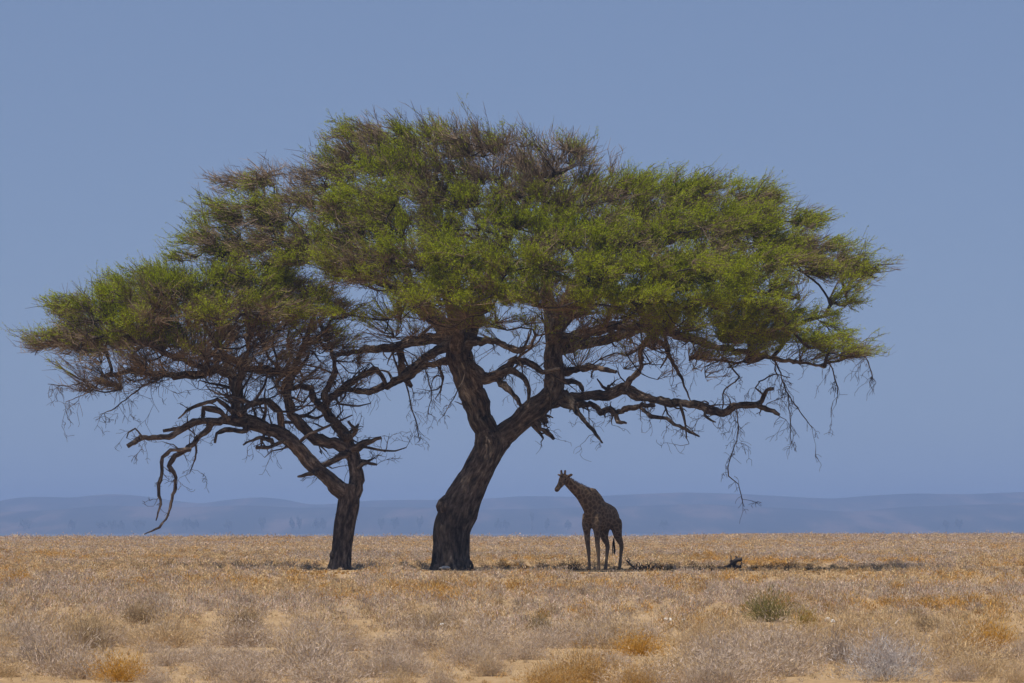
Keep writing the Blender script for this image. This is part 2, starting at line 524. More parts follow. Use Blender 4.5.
    for j in order:
        if j < n0: continue
        s = sum(rad[c] ** 2.2 for c in kids[j])
        rad[j] = max(0.018, (s + 0.0155 ** 2.2) ** (1 / 2.2))
    bw = MB()
    starts = [j for j in range(n0, n) if par[j] < n0]
    stack = list(starts)
    tw_col = np.array([0.042, 0.034, 0.030])
    while stack:
        j = stack.pop(); chain = [par[j], j]
        while kids[chain[-1]]:
            ks = sorted(kids[chain[-1]], key=lambda c: -rad[c])
            stack.extend(ks[1:]); chain.append(ks[0])
        pts = allp[chain]; rr = rad[chain].copy(); rr[0] = rr[1]
        mid = []; mr = []
        for a_, b_, ra, rb in zip(pts[:-1], pts[1:], rr[:-1], rr[1:]):
            mid.append(a_); mr.append(ra)
            d = np.linalg.norm(b_ - a_)
            mid.append((a_ + b_) / 2 + rng.normal(size=3) * d * 0.10 + np.array([0, 0, -0.04 * d])); mr.append((ra + rb) / 2)
        mid.append(pts[-1]); mr.append(rr[-1] * 0.7)
        q, qr = catmull(mid, mr, 0.3)
        bw.tube(q - B, qr, 7 if rr.max() > 0.05 else 4, tw_col * rng.uniform(0.7, 1.3))
    o = bw.build("branchwork", M_TWIG, root); o["kind"] = "stuff"

    # sprays: thin curved twigs from the branchwork to every tip, with twiglets and leaflets
    kd = kdtree.KDTree(n)
    for i in range(n): kd.insert(Vector(allp[i]), i)
    kd.balance()
    cen = np.array([np.mean(tips[:, 0]), Y0, B[2] + 5.0])
    out = tips - cen; out[:, 2] *= 0.35; out /= np.linalg.norm(out, axis=1)[:, None]
    fld = np.stack([noise3(tips, 0.75, 3.3), noise3(tips, 0.75, 63.3), noise3(tips, 0.75, 123.3)], -1) * 1.5 * np.array([1, 1, 0.55])
    out = out + fld * 0.75 + rng.normal(size=out.shape) * 0.20 + np.array([0, 0, 0.16]); out /= np.linalg.norm(out, axis=1)[:, None]
    look = tips - out * 0.75
    src = np.array([allp[kd.find(Vector(q))[1]] for q in look])
    vec = tips - src; L = np.linalg.norm(vec, axis=1)
    far = L > 2.2
    src[far] = tips[far] - vec[far] / L[far][:, None] * 2.2
    c1 = src + (tips - src) * 0.5 + rng.normal(size=tips.shape) * 0.10 - out * 0.12 * L.clip(0, 2)[:, None] + np.array([0, 0, 0.06])
    T = np.array([0, 0.33, 0.66, 1.0])
    bez = (1 - T)[None, :, None] ** 2 * src[:, None] + 2 * (T * (1 - T))[None, :, None] * c1[:, None] + T[None, :, None] ** 2 * tips[:, None]
    m = len(tips)
    RR = np.array([0.014, 0.011, 0.008, 0.005])
    tan = tips - src; tan /= np.linalg.norm(tan, axis=1)[:, None] + 1e-9
    u = np.cross(tan, rng.normal(size=tan.shape)); u /= np.linalg.norm(u, axis=1)[:, None] + 1e-9
    v = np.cross(tan, u)
    A3 = np.arange(3) / 3 * 2 * math.pi
    off = np.cos(A3)[None, None, :, None] * u[:, None, None] + np.sin(A3)[None, None, :, None] * v[:, None, None]
    VT = (bez[:, :, None] + off * RR[None, :, None, None]).reshape(-1, 3)
    fq = np.array([(i * 3 + j, i * 3 + (j + 1) % 3, i * 3 + 3 + (j + 1) % 3, i * 3 + 3 + j) for i in range(3) for j in range(3)])
    FQ = (np.arange(m)[:, None, None] * 12 + fq[None]).reshape(-1, 4)
    brown = np.array([0.215, 0.155, 0.100]); dark = np.array([0.060, 0.046, 0.039])
    mixk = rng.random(m)[:, None]
    ct = dark * mixk + brown * (1 - mixk)
    CT = np.repeat(ct, 12, axis=0)
    # twiglets: flat slivers along each spray (more of them where the crown is bare)
    nt_ = 9
    tt = rng.uniform(0.25, 1.0, (m, nt_))
    at = ((1 - tt) ** 2)[..., None] * src[:, None] + (2 * tt * (1 - tt))[..., None] * c1[:, None] + (tt ** 2)[..., None] * tips[:, None]
    dr = out[:, None] * 1.35 + rng.normal(size=at.shape) * 0.40 + np.array([0, 0, 0.10]); dr /= np.linalg.norm(dr, axis=2)[..., None]
    ln = rng.uniform(0.16, 0.58, (m, nt_)); 
    bare = rng.random((m, nt_)) > green[:, None]
    thin = (rng.random((m, nt_)) < np.where(green < 0.22, 0.45, 0.0)[:, None])      # open, leafless parts: fewer twiglets
    e = at + dr * ln[..., None]
    side = np.cross(dr, rng.normal(size=dr.shape)); side /= np.linalg.norm(side, axis=2)[..., None] + 1e-9
    w = 0.0065 + 0.003 * bare
    V2 = np.stack([at - side * w[..., None], at + side * w[..., None], e + side * w[..., None] * 0.35, e - side * w[..., None] * 0.35], 2)[~thin].reshape(-1, 3)
    F2 = np.arange(len(V2)).reshape(-1, 4)
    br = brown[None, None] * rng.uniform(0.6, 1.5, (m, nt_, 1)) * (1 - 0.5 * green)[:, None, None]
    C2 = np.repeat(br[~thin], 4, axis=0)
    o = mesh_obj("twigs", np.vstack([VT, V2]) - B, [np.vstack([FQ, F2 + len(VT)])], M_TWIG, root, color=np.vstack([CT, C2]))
    o["kind"] = "stuff"
    # leaflets
    nl = 12
    has = (~bare)
    A_ = at[has]; E_ = e[has]; D_ = dr[has]
    G_ = np.repeat(green[:, None], nt_, 1)[has]
    k = len(A_)
    tl = rng.uniform(0.1, 1.05, (k, nl))
    c = A_[:, None] + (E_ - A_)[:, None] * tl[..., None] + rng.normal(size=(k, nl, 3)) * 0.022
    ld = D_[:, None] * 1.0 + rng.normal(size=c.shape) * 0.55; ld /= np.linalg.norm(ld, axis=2)[..., None]
    nrm = rng.normal(size=c.shape) * 0.6 + np.array([0, -0.35, 0.7])
    sd = np.cross(ld, nrm); sd /= np.linalg.norm(sd, axis=2)[..., None] + 1e-9
    ll = rng.uniform(0.018, 0.038, (k, nl))[..., None]; lw = ll * rng.uniform(0.30, 0.44, (k, nl))[..., None]
    V3 = np.stack([c - ld * ll, c + sd * lw, c + ld * ll, c - sd * lw], 2).reshape(-1, 3)
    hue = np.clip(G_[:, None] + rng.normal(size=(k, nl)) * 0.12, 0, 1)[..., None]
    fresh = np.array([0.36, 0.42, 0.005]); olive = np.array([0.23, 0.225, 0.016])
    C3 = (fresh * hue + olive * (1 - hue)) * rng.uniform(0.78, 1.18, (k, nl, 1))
    C3 = np.repeat(C3.reshape(-1, 3), 4, axis=0)
    mesh_obj("crown", V3 - B, [np.arange(len(V3)).reshape(-1, 4)], M_LEAF, root, color=C3)
    print("tree", m, "tips", len(V3) // 4, "leaflets", n, "nodes")
    return root

YT = 153.6
BIG_LIMBS = [
 ("trunk", 0, 0, [(452, 577, 42), (451, 562, 37), (452, 545, 36), (452, 530, 37), (457, 512, 39), (463, 498, 36), (474, 479, 31), (485, 458, 30), (491, 443, 31), (490, 432, 27)], None, None),
 ("limb", 0, -0.6, [(487, 452, 26), (486, 436, 25), (482, 424, 24), (476, 402, 27), (470, 384, 27), (463, 364, 28), (455, 344, 25), (443, 326, 18), (424, 309, 15), (395, 288, 12), (350, 266, 9), (300, 250, 6)], (0.62, 1), None),
 ("limb", 0, 0.6, [(488, 456, 26), (500, 440, 24), (515, 425, 22), (533, 410, 23), (549, 397, 22), (555, 380, 20), (554, 358, 19), (553, 336, 16), (549, 310, 13), (545, 270, 11), (541, 220, 8), (552, 178, 5)], (0.55, 1), None),
 ("limb", 0.4, -2.5, [(545, 402, 16), (566, 398, 12), (584, 396, 10), (607, 396, 11), (622, 388, 12), (638, 396, 10), (663, 401, 9), (693, 404, 8), (713, 411, 8), (724, 414, 8), (734, 407, 7), (746, 404, 7), (758, 405, 6.5), (763, 396, 6), (765, 391, 5), (773, 388, 4)], None, "long near-level bare limb with an upturned broken end"),
 ("dead_limb", -2.4, -3.2, [(757, 405, 6), (768, 410, 5), (779, 414, 3)], None, None),
 ("dead_limb", 0.2, -2.4, [(560, 401, 9), (575, 406, 7), (594, 404, 6), (600, 414, 6), (610, 408, 7), (615, 415, 5), (618, 421, 4), (627, 423, 2)], None, None),
 ("dead_limb", -1.5, -4, [(613, 414, 5), (628, 408, 6), (642, 406, 5), (655, 405, 3)], None, None),
 ("dead_limb", -2.5, -4.5, [(638, 406, 4), (652, 416, 4.5), (666, 419, 4), (684, 429, 3.5), (699, 436, 2)], None, None),
 ("limb", -1, -5, [(620, 388, 7), (633, 378, 6), (642, 366, 5), (640, 354, 5), (648, 336, 4), (665, 318, 3)], (0.6, 1), None),
 ("dead_limb", 0.5, -1.5, [(558, 371, 9), (578, 370, 7), (593, 367, 7), (615, 372, 4)], None, None),
 ("dead_limb", 0.5, 0.5, [(558, 382, 8), (572, 381, 6), (581, 383, 5), (583, 392, 3)], None, None),
 ("dead_limb", 0.2, -1.8, [(562, 392, 9), (573, 403, 7), (582, 418, 5), (592, 430, 4), (602, 443, 2)], None, None),
 ("limb", 0.5, 3.5, [(553, 350, 14), (575, 345, 12), (600, 341, 11), (632, 331, 10), (655, 321, 9), (692, 303, 7), (745, 292, 5), (800, 298, 4)], (0.2, 1), None),
 ("limb", 0.5, -5.5, [(553, 345, 13), (580, 335, 11), (615, 325, 10), (652, 328, 9), (692, 340, 8), (735, 350, 6), (782, 360, 4), (825, 366, 2.5)], (0.3, 1), None),
 ("limb", 0.5, 1, [(552, 335, 13), (578, 305, 11), (610, 275, 9), (650, 250, 8), (702, 226, 6), (762, 213, 4)], (0.3, 1), None),
 ("limb", -0.4, 2.5, [(458, 350, 20), (455, 318, 14), (446, 280, 11), (437, 240, 10), (425, 205, 8), (402, 172, 6), (365, 150, 4)], (0.3, 1), None),
 ("limb", -0.3, -3, [(462, 352, 18), (478, 315, 12), (492, 270, 10), (508, 236, 9), (524, 208, 8), (545, 180, 6), (575, 165, 4)], (0.3, 1), None),
 ("limb", -0.5, 5.5, [(455, 345, 16), (440, 322, 13), (420, 300, 10), (400, 262, 8), (380, 225, 6), (330, 205, 4), (270, 195, 3)], (0.4, 1), None),
 ("limb", -0.5, -7, [(457, 348, 16), (455, 322, 12), (450, 300, 10), (452, 275, 7), (470, 258, 5)], (0.4, 1), None),
 ("limb", 0.5, -8, [(553, 345, 13), (560, 315, 11), (575, 292, 8), (600, 275, 6)], (0.4, 1), None),
 ("limb", 0.5, 8, [(553, 345, 13), (565, 300, 11), (590, 260, 8), (610, 235, 6)], (0.4, 1), None),
 ("limb", -0.5, 8.5, [(458, 350, 16), (470, 310, 12), (480, 265, 8), (500, 240, 6)], (0.4, 1), None),
 ("limb", -0.4, -2.0, [(470, 366, 13), (485, 378, 12), (502, 374, 11), (512, 361, 9), (526, 362, 7), (543, 371, 5), (560, 369, 3)], None, None),
 ("limb", -0.4, -3.0, [(462, 345, 11), (478, 340, 8), (498, 342, 7), (514, 350, 7), (530, 346, 4), (536, 336, 3)], (0.5, 1), None),
 ("dead_limb", -1.2, -2.2, [(500, 374, 8), (514, 372, 7), (525, 378, 5), (529, 394, 4), (528, 410, 3)], None, None),
 ("dead_limb", -0.8, -2, [(494, 376, 8), (508, 389, 6), (516, 397, 5), (521, 405, 3.5)], None, None),
 ("dead_limb", 0, -0.4, [(532, 415, 7), (541, 428, 5), (547, 433, 5), (553, 439, 3)], None, "short broken snag under the right fork"),
 ("limb", -0.5, 1.5, [(452, 338, 15), (433, 338, 12), (412, 342, 10), (395, 347, 9), (366, 349, 7), (338, 355, 4)], (0.5, 1), None),
 ("dead_limb", 0.6, 1.0, [(398, 346, 9), (401, 362, 8), (403, 376, 8), (412, 386, 4)], None, None),
 ("limb", -0.4, 2, [(458, 356, 10), (438, 363, 7), (424, 367, 6), (406, 378, 7), (388, 385, 7), (371, 391, 7), (348, 390, 5)], None, None),
 ("limb", -0.4, -3, [(448, 345, 11), (425, 357, 8), (405, 374, 7), (392, 381, 5)], None, None),
 ("dead_limb", 1, 0.5, [(404, 378, 3.5), (408, 392, 3), (412, 408, 2.5), (417, 424, 2), (420, 441, 1)], None, None),
 ("dead_limb", -3.5, -4, [(737, 406, 2.5), (738, 425, 2.2), (737, 440, 2.2), (729, 461, 2), (728, 476, 2), (738, 484, 1.6), (744, 507, 1)], None, "long dangling bare twig hanging from the right limb"),
 ("dead_limb", -4, -5, [(765, 352, 3), (778, 366, 3), (786, 391, 2.5), (800, 411, 2), (812, 428, 1)], None, None),
 ("dead_limb", -5, -5, [(788, 396, 2), (790, 418, 1.8), (791, 445, 1)], None, None),
 ("dead_limb", -3, -4, [(712, 345, 4), (728, 362, 3.5), (739, 377, 3), (724, 391, 3), (722, 409, 2)], None, None),
 ("dead_limb", -2.5, -4, [(755, 388, 3), (760, 381, 2.5), (776, 374, 2.5), (790, 378, 1.5)], None, None),
 ("dead_limb", -5, -5.5, [(826, 358, 3), (833, 372, 2.5), (838, 388, 2), (836, 404, 1)], None, None),
 ("dead_limb", -4, -4.5, [(858, 350, 3), (868, 362, 2.5), (873, 380, 1.5)], None, None),
 ("dead_limb", -1, -1.5, [(430, 350, 3), (426, 372, 2.5), (432, 392, 2), (428, 415, 1)], None, None),
 ("dead_limb", -4, -5, [(664, 345, 5), (672, 362, 4), (682, 380, 3), (690, 400, 1.5)], None, None),
 ("dead_limb", -1, -2, [(468, 352, 3), (466, 372, 2.5), (455, 396, 2), (444, 415, 1)], None, None),
]
# cx, cy, rx, ry (pixels), depth, half depth (m), greenness, density
BIG_PLATES = [
 (425, 142, 92, 22, 0.5, 3.5, .28, 1.0), (500, 150, 80, 20, -1, 3.5, .05, 1.0), (562, 168, 55, 19, 0, 3, .02, 1.0), (372, 162, 62, 22, 1, 3, .42, 1.0),
 (355, 132, 30, 11, 0, 1.5, .5, .7),
 (285, 185, 75, 20, 1, 3.2, .06, 1.0), (240, 208, 52, 13, 0, 2.5, .62, .9), (330, 212, 85, 22, -2.5, 3.2, .55, .9), (228, 240, 44, 10, -1.5, 2, .2, 1.0), (262, 252, 55, 13, -1, 2.5, .35, 1.0), (215, 222, 38, 9, -0.5, 2, .55, .9), (205, 258, 45, 10, 0, 2, .4, .9), (310, 248, 60, 14, -2, 2.5, .4, .9), (300, 240, 60, 15, -3, 2.5, .45, .7),
 (425, 198, 85, 20, -4, 3, .55, .8), (505, 200, 80, 18, -4, 3, .22, .8), (590, 205, 55, 16, -2, 3, .18, .7),
 (655, 190, 60, 16, 0, 3, .55, 1.0), (718, 198, 68, 18, 0, 3.2, .60, 1.0), (776, 222, 50, 19, 0, 2.8, .66, 1.0), (700, 228, 80, 18, -4, 3, .6, .9), (630, 232, 70, 16, -5, 3, .5, .7),
 (815, 252, 45, 16, -1, 2.4, .68, 1.0), (850, 277, 38, 13, -2, 2, .68, 1.0), (780, 265, 60, 16, -4, 2.5, .66, .9),
 (600, 272, 85, 20, -8, 3, .85, 1.0), (500, 262, 90, 20, -8.5, 3, .78, 1.0), (415, 255, 80, 20, -7.5, 3, .58, 1.0), (560, 240, 70, 15, -7, 2.5, .55, .6),
 (455, 300, 75, 17, -9.5, 2.2, .85, .9), (380, 280, 62, 18, -6, 2.5, .40, .9), (545, 300, 55, 15, -9.5, 2, .62, .8), (365, 315, 45, 9, -5, 2, .65, .6),
 (680, 272, 90, 20, -8, 3, .92, 1.0), (650, 300, 70, 16, -9, 2.2, .95, 1.0), (715, 305, 65, 20, -8, 2.2, 1.0, 1.0), (755, 330, 52, 15, -7, 1.8, 1.0, 1.0), (795, 343, 42, 10, -6, 1.5, .95, .9), (828, 354, 36, 7, -5.5, 1.4, .8, .7), (745, 338, 45, 11, -6, 1.6, .8, .5), (838, 300, 30, 13, -3, 1.5, .7, .30), (812, 318, 34, 11, -4.5, 1.6, .75, .35), (205, 240, 30, 10, -0.5, 1.8, .4, .6), (855, 347, 22, 6, -4.5, 1.2, .8, .7),
 (848, 356, 30, 7, -5.5, 1, .65, .8), (620, 326, 50, 14, -5, 2, .22, .5), (690, 335, 50, 14, -6, 2, .5, .45), (740, 290, 60, 16, -6, 2.5, .72, .8),
 # lower fringe and fillers between the tiers
 (470, 222, 70, 18, -5, 3, .5, .9), (560, 222, 60, 16, -5, 3, .45, .9), (395, 228, 70, 18, -4, 3, .5, .9), (480, 178, 80, 16, -2.5, 2.5, .15, .9), (600, 190, 45, 14, -1, 2.5, .45, .8), (410, 172, 70, 16, -2, 2.5, .5, .8),
 (300, 262, 55, 14, -3, 2.5, .45, .9), (345, 262, 60, 18, -5, 2.5, .55, .9), (480, 285, 80, 18, -9, 2.2, .65, .9), (430, 315, 50, 12, -8, 2, .35, .5), (580, 306, 60, 16, -8, 2.2, .6, .6), (600, 245, 70, 18, -6.5, 2.5, .55, .9), (730, 262, 60, 18, -6, 2.5, .7, .9),
 (690, 212, 80, 16, -2.5, 3, .55, .9), (750, 240, 55, 18, -3, 2.5, .65, .9), (640, 316, 55, 16, -7, 2, .55, .5), (700, 322, 55, 16, -7.5, 2, .8, .6), (770, 318, 40, 12, -6, 1.6, .8, .6), (850, 268, 32, 10, -1.5, 2, .7, .7), (868, 272, 18, 7, -1.5, 1.2, .7, .7),
 (590, 335, 45, 11, -2, 2.5, .10, .40), (650, 347, 40, 12, -5, 2, .10, .4), (705, 356, 45, 12, -6, 2, .12, .4), (400, 338, 45, 11, -3, 2, .05, .4), (745, 362, 35, 10, -5, 1.5, .15, .35), (420, 365, 40, 14, -1, 1.5, 0, .18), (610, 362, 45, 14, -1, 1.5, 0, .16), (690, 372, 40, 12, -4, 1.5, 0, .16), (460, 325, 45, 10, -4, 2, .3, .6), (520, 325, 35, 10, -4, 2, .35, .5), (820, 340, 35, 10, -5, 1.5, .8, .6),
 # the far side of the crown
 (420, 190, 90, 20, 6, 3, .45, 0.39), (510, 195, 90, 20, 6.5, 3, .4, 0.39), (330, 225, 70, 18, 5, 3, .45, 0.33), (620, 215, 80, 18, 6, 3, .5, 0.39), (720, 240, 80, 18, 5, 3, .55, 0.39),
 (460, 240, 90, 18, 9.5, 2.5, .5, 0.33), (580, 250, 90, 18, 9.5, 2.5, .5, 0.33), (680, 270, 70, 16, 8.5, 2.5, .55, 0.28), (380, 260, 70, 16, 8.5, 2.5, .5, 0.28), (770, 280, 45, 12, 4, 2.5, .55, 0.33),
]
YS = 152.6
SMALL_LIMBS = [
 ("trunk", 0, 0, [(340, 577, 25), (340, 566, 22), (342, 549, 20), (345, 522, 22), (349, 504, 22), (350, 492, 20), (351, 484, 19)], None, None),
 ("limb", 0, -0.8, [(349, 496, 17), (340, 490, 16), (323, 475, 15), (310, 462, 15), (296, 446, 14), (281, 434, 14), (261, 426, 13), (245, 421, 14), (237, 411, 12), (236, 398, 11), (237, 384, 12), (231, 373, 10), (214, 370, 9), (190, 376, 8), (160, 374, 7), (130, 372, 5), (101, 377, 4)], (0.55, 1), None),
 ("limb", 0, 0.8, [(351, 496, 17), (356, 484, 16), (357, 472, 15), (354, 459, 14), (350, 447, 13), (345, 436, 13), (338, 427, 11), (330, 419, 10), (324, 407, 9), (332, 397, 8), (348, 385, 7), (362, 375, 7), (378, 371, 6), (386, 384, 3)], (0.6, 0.9), None),
 ("limb", 0.2, 0.5, [(356, 463, 12), (346, 449, 12), (334, 443, 12), (317, 440, 12), (306, 432, 11), (293, 415, 10), (287, 400, 9), (287, 384, 9), (292, 374, 8), (270, 372, 8), (252, 369, 7), (237, 361, 7), (212, 354, 6), (190, 346, 5), (160, 335, 4)], (0.45, 1), None),
 ("limb", 0.4, 2, [(326, 412, 8), (314, 399, 7), (311, 388, 7), (298, 387, 6), (285, 390, 5)], (0.4, 1), None),
 ("limb", 0, -2, [(281, 432, 8), (280, 412, 7), (268, 401, 7), (250, 404, 6), (240, 415, 6)], None, None),
 ("limb", 0.3, 3, [(288, 386, 8), (298, 360, 6), (308, 335, 5), (315, 312, 4)], (0.3, 1), None),
 ("limb", -0.5, -3.5, [(237, 392, 8), (245, 360, 6), (250, 335, 5), (245, 310, 4)], (0.3, 1), None),
 ("limb", -0.5, 3.5, [(236, 386, 8), (222, 352, 6), (205, 325, 5), (190, 305, 4)], (0.3, 1), None),
 ("limb", -0.5, -3, [(216, 370, 7), (185, 362, 6), (150, 345, 5), (115, 335, 4), (80, 340, 3)], (0.3, 1), None),
 ("limb", 0.2, 1.5, [(322, 398, 7), (335, 372, 5), (330, 345, 4), (318, 320, 3)], (0.5, 1), None),
 ("dead_limb", -0.5, -2.5, [(244, 421, 11), (231, 420, 9), (212, 422, 7), (197, 421, 7), (183, 429, 6), (168, 437, 5.5), (141, 439, 5.5), (128, 446, 4)], None, "bare near-level limb on the left with a hooked end"),
 ("dead_limb", -2.3, -2.6, [(144, 438, 3.5), (135, 429, 3), (128, 432, 3), (126, 438, 2)], None, None),
 ("dead_limb", -1.4, -1.8, [(200, 420, 5), (182, 427, 4), (163, 432, 3)], None, None),
 ("dead_limb", -1, -2, [(213, 423, 7), (197, 440, 6), (188, 448, 6), (176, 457, 5), (169, 466, 5), (176, 478, 4), (173, 496, 3), (168, 515, 2.5), (159, 527, 2), (144, 534, 1.2)], None, "drooping bare limb reaching almost to the scrub"),
 ("dead_limb", -1.6, -2, [(189, 449, 5), (171, 450, 4), (163, 457, 4), (161, 471, 4), (158, 488, 4), (161, 504, 2.5), (156, 520, 1.2)], None, None),
 ("dead_limb", -1.2, -1.4, [(196, 441, 4), (195, 459, 3), (190, 473, 1.5)], None, None),
 ("dead_limb", -1, -1, [(203, 420, 5), (205, 409, 6), (218, 410, 6), (229, 421, 5)], None, None),
 ("dead_limb", -0.8, -2, [(233, 412, 5), (218, 399, 4), (200, 405, 4), (190, 409, 3), (178, 418, 1.5)], None, None),
 ("dead_limb", -0.6, -1.2, [(246, 430, 6), (238, 431, 5), (225, 430, 5), (216, 434, 4), (214, 442, 2.5)], None, None),
 ("dead_limb", -0.4, -1.2, [(283, 440, 5), (268, 447, 4), (257, 448, 3)], None, None),
 ("dead_limb", -0.4, -1.2, [(272, 440, 5), (256, 438, 3), (243, 445, 2)], None, None),
 ("dead_limb", 0, -0.2, [(354, 448, 8), (366, 443, 7), (381, 438, 3)], None, "short pointed stub on the right of the stem"),
 ("dead_limb", 0, 0.1, [(358, 467, 6), (368, 463, 4), (377, 465, 2.5)], None, None),
 ("dead_limb", 0, -0.2, [(350, 438, 6), (356, 430, 5), (349, 421, 2.5)], None, None),
 ("limb", 0, 0, [(322, 466, 7), (334, 460, 7), (348, 452, 8)], None, None),
 ("dead_limb", -0.4, -1, [(318, 472, 5), (306, 474, 4), (298, 476, 2)], None, None),
 ("dead_limb", -2, -2.5, [(110, 372, 3), (90, 392, 2), (66, 402, 1.2)], None, None),
 ("dead_limb", -2, -2.5, [(160, 374, 4), (135, 392, 3), (112, 410, 2), (100, 414, 1)], None, None),
 ("dead_limb", -1.6, -2.5, [(130, 372, 3), (95, 380, 2.5), (70, 386, 2), (48, 384, 1)], None, None),
]
SMALL_PLATES = [
 (270, 325, 60, 18, 0, 3, .12, .55), (320, 358, 45, 18, 0, 2.5, 0, .38), (275, 372, 60, 20, 0.5, 2.5, 0, .34), (225, 335, 60, 18, 1.5, 3, .15, .55), (205, 368, 60, 16, -1, 2.5, 0, .42), (110, 388, 50, 10, -2, 1.5, 0, .3), (335, 385, 45, 16, 0.5, 2, 0, .2), (265, 400, 50, 16, 0, 2, 0, .15), (130, 340, 60, 20, 0, 3, .3, 1.0), (60, 345, 34, 16, -0.5, 1.8, .4, .8), (320, 312, 45, 14, -2, 2.5, .2, .9),
 (80, 342, 52, 22, -1, 2.5, .42, .85), (62, 310, 22, 14, 0, 1.5, .4, .5), (120, 312, 68, 24, 0, 3, .5, .9), (150, 296, 55, 20, -2, 2.5, .62, 1.0), (200, 284, 62, 18, 0, 3, .60, 1.0),
 (140, 282, 45, 12, 1, 2.2, .42, .9), (258, 280, 55, 22, -1, 3, .50, 1.0), (180, 318, 70, 20, -3.5, 2.5, .50, 1.0), (240, 312, 62, 20, -4, 2.5, .36, 1.0), (300, 298, 50, 20, -1, 2.5, .36, .9),
 (105, 362, 55, 14, -2.5, 2.2, .22, .6), (170, 350, 60, 14, -3, 2, .10, .4), (250, 348, 60, 16, -2, 2.5, .03, .5), (310, 335, 42, 18, 0, 2.5, .05, .6), (340, 345, 36, 14, 1, 2, .0, .4),
 (150, 375, 45, 10, -2, 1.5, .04, .6), (180, 300, 70, 18, 4, 2.5, .45, .6), (250, 300, 60, 18, 4.5, 2.5, .4, .6), (110, 335, 50, 16, 3, 2, .38, .6), (95, 385, 38, 9, -2, 1.5, .04, .6),
]

# ------------------------------------------------------------------ scrub
GREY = np.array([0.505, 0.405, 0.322]); STRAW = np.array([0.56, 0.405, 0.225]); GOLD = np.array([0.50, 0.285, 0.075]); OLIVE = np.array([0.16, 0.15, 0.055])
DARKB = np.array([0.10, 0.070, 0.050])

def blades(n, rng, h, rx, kind_col, w, lean=0.35, spread=1.0, jitter=0.35):
    """one bush: n slivers from a tight foot to a ragged dome; returns V (n,3,3), C (n,3)"""
    a = rng.random(n) * 2 * math.pi; el = np.arcsin(rng.random(n) ** 0.8)
    rr = rng.uniform(0.55, 1.08, n)
    tip = np.stack([np.cos(a) * np.cos(el) * rx * rr, np.sin(a) * np.cos(el) * rx * rr, np.sin(el) * h * rr + 0.03], -1)
    t0 = rng.uniform(0.0, 0.6, n)[:, None]
    base = tip * t0 * np.array([spread, spread, 0.9])
    side = rng.normal(size=(n, 3)); side[:, 2] *= 0.3; side /= np.linalg.norm(side, axis=1)[:, None]
    d = tip - base + rng.normal(size=(n, 3)) * h * lean * 0.3
    V = np.stack([base - side * w, base + side * w, base + d], 1)
    V[:, :, 2] = np.maximum(V[:, :, 2], -0.01)
    C = kind_col * rng.uniform(1 - jitter, 1 + jitter * 1.1, (n, 1)) * (1 + rng.normal(size=(n, 3)) * 0.05)
    return V, np.clip(C, 0.01, 0.95)

def bush_mesh(rng, n, h, rx, cols, w, wood=0.16):
    """a close-seen bush: branching twigs, fine tips and seed heads"""
    Vs = []; Cs = []
    nb = 26
    a = rng.random(nb) * 2 * math.pi; el = np.arcsin(rng.random(nb) ** 0.75)
    tips = np.stack([np.cos(a) * np.cos(el) * rx, np.sin(a) * np.cos(el) * rx, np.sin(el) * h], -1) * rng.uniform(0.6, 0.9, (nb, 1))
    for t in tips:
        b = np.array([t[0] * 0.15, t[1] * 0.15, -0.02]); s = rng.normal(size=3); s /= np.linalg.norm(s)
        Vs.append(np.array([[b - s * w * 1.4, b + s * w * 1.4, t]])); Cs.append(np.array([cols[0] * 0.6]))
    k = n - nb
    i = rng.integers(0, nb, k)
    f = rng.uniform(0.25, 1.05, (k, 1))
    a = rng.random(k) * 2 * math.pi; el = np.arcsin(rng.random(k) ** 0.8)
    lob = 1 + 0.18 * np.sin(a * 3 + el * 4 + rng.random() * 6) + 0.10 * np.sin(a * 7 + el * 9)
    at = np.stack([np.cos(a) * np.cos(el) * rx, np.sin(a) * np.cos(el) * rx, np.sin(el) * h], -1) * (rng.random((k, 1)) ** 0.55 * rng.choice([0.8, 1.0, 1.2], (k, 1))) * lob[:, None]
    dr = at / (np.linalg.norm(at, axis=1)[:, None] + 1e-6) * 0.5 + rng.normal(size=(k, 3)) * 0.5 + np.array([0, 0, 0.5])
    dr /= np.linalg.norm(dr, axis=1)[:, None]
    ln = rng.uniform(0.02, 0.065, (k, 1)) * (h / 0.30)
    s = rng.normal(size=(k, 3)); s /= np.linalg.norm(s, axis=1)[:, None]
    ww = w * rng.uniform(0.5, 1.1, (k, 1))
    Vs.append(np.stack([at - s * ww, at + s * ww, at + dr * ln], 1))
    pick = rng.random(k)
    c = np.where((pick < 0.58)[:, None], cols[0], np.where((pick < 0.85)[:, None], cols[1], cols[2]))
    c = c * rng.uniform(0.6, 1.35, (k, 1))
    Cs.append(c)
    V = np.concatenate(Vs).reshape(-1, 3); V[:, 2] = np.maximum(V[:, 2], -0.03)
    C = np.clip(np.repeat(np.concatenate(Cs), 3, axis=0), 0.008, 0.95)
    return V, C

def bush_object(name, rng, n, h, rx, cols, w, loc=None):
    V, C = bush_mesh(rng, n, h, rx, cols, w)
    o = mesh_obj(name, V, [np.arange(len(V)).reshape(-1, 3)], M_SCRUB, color=C)
    if loc is not None: o.location = loc
    return o

def ground_at(px, py):
    """ground point under a pixel of the photo"""
    d = Vector((1, 0, 0)) * ((px - 512) / FPX) + UPV * ((341.5 - py) / FPX) + FWD
    z = 0.0
    for _ in range(4):
        t = (z - CAM_H) / d.z; p = d * t
        z = float(GZ(p.x, p.y))
    return Vector((p.x, p.y, z))

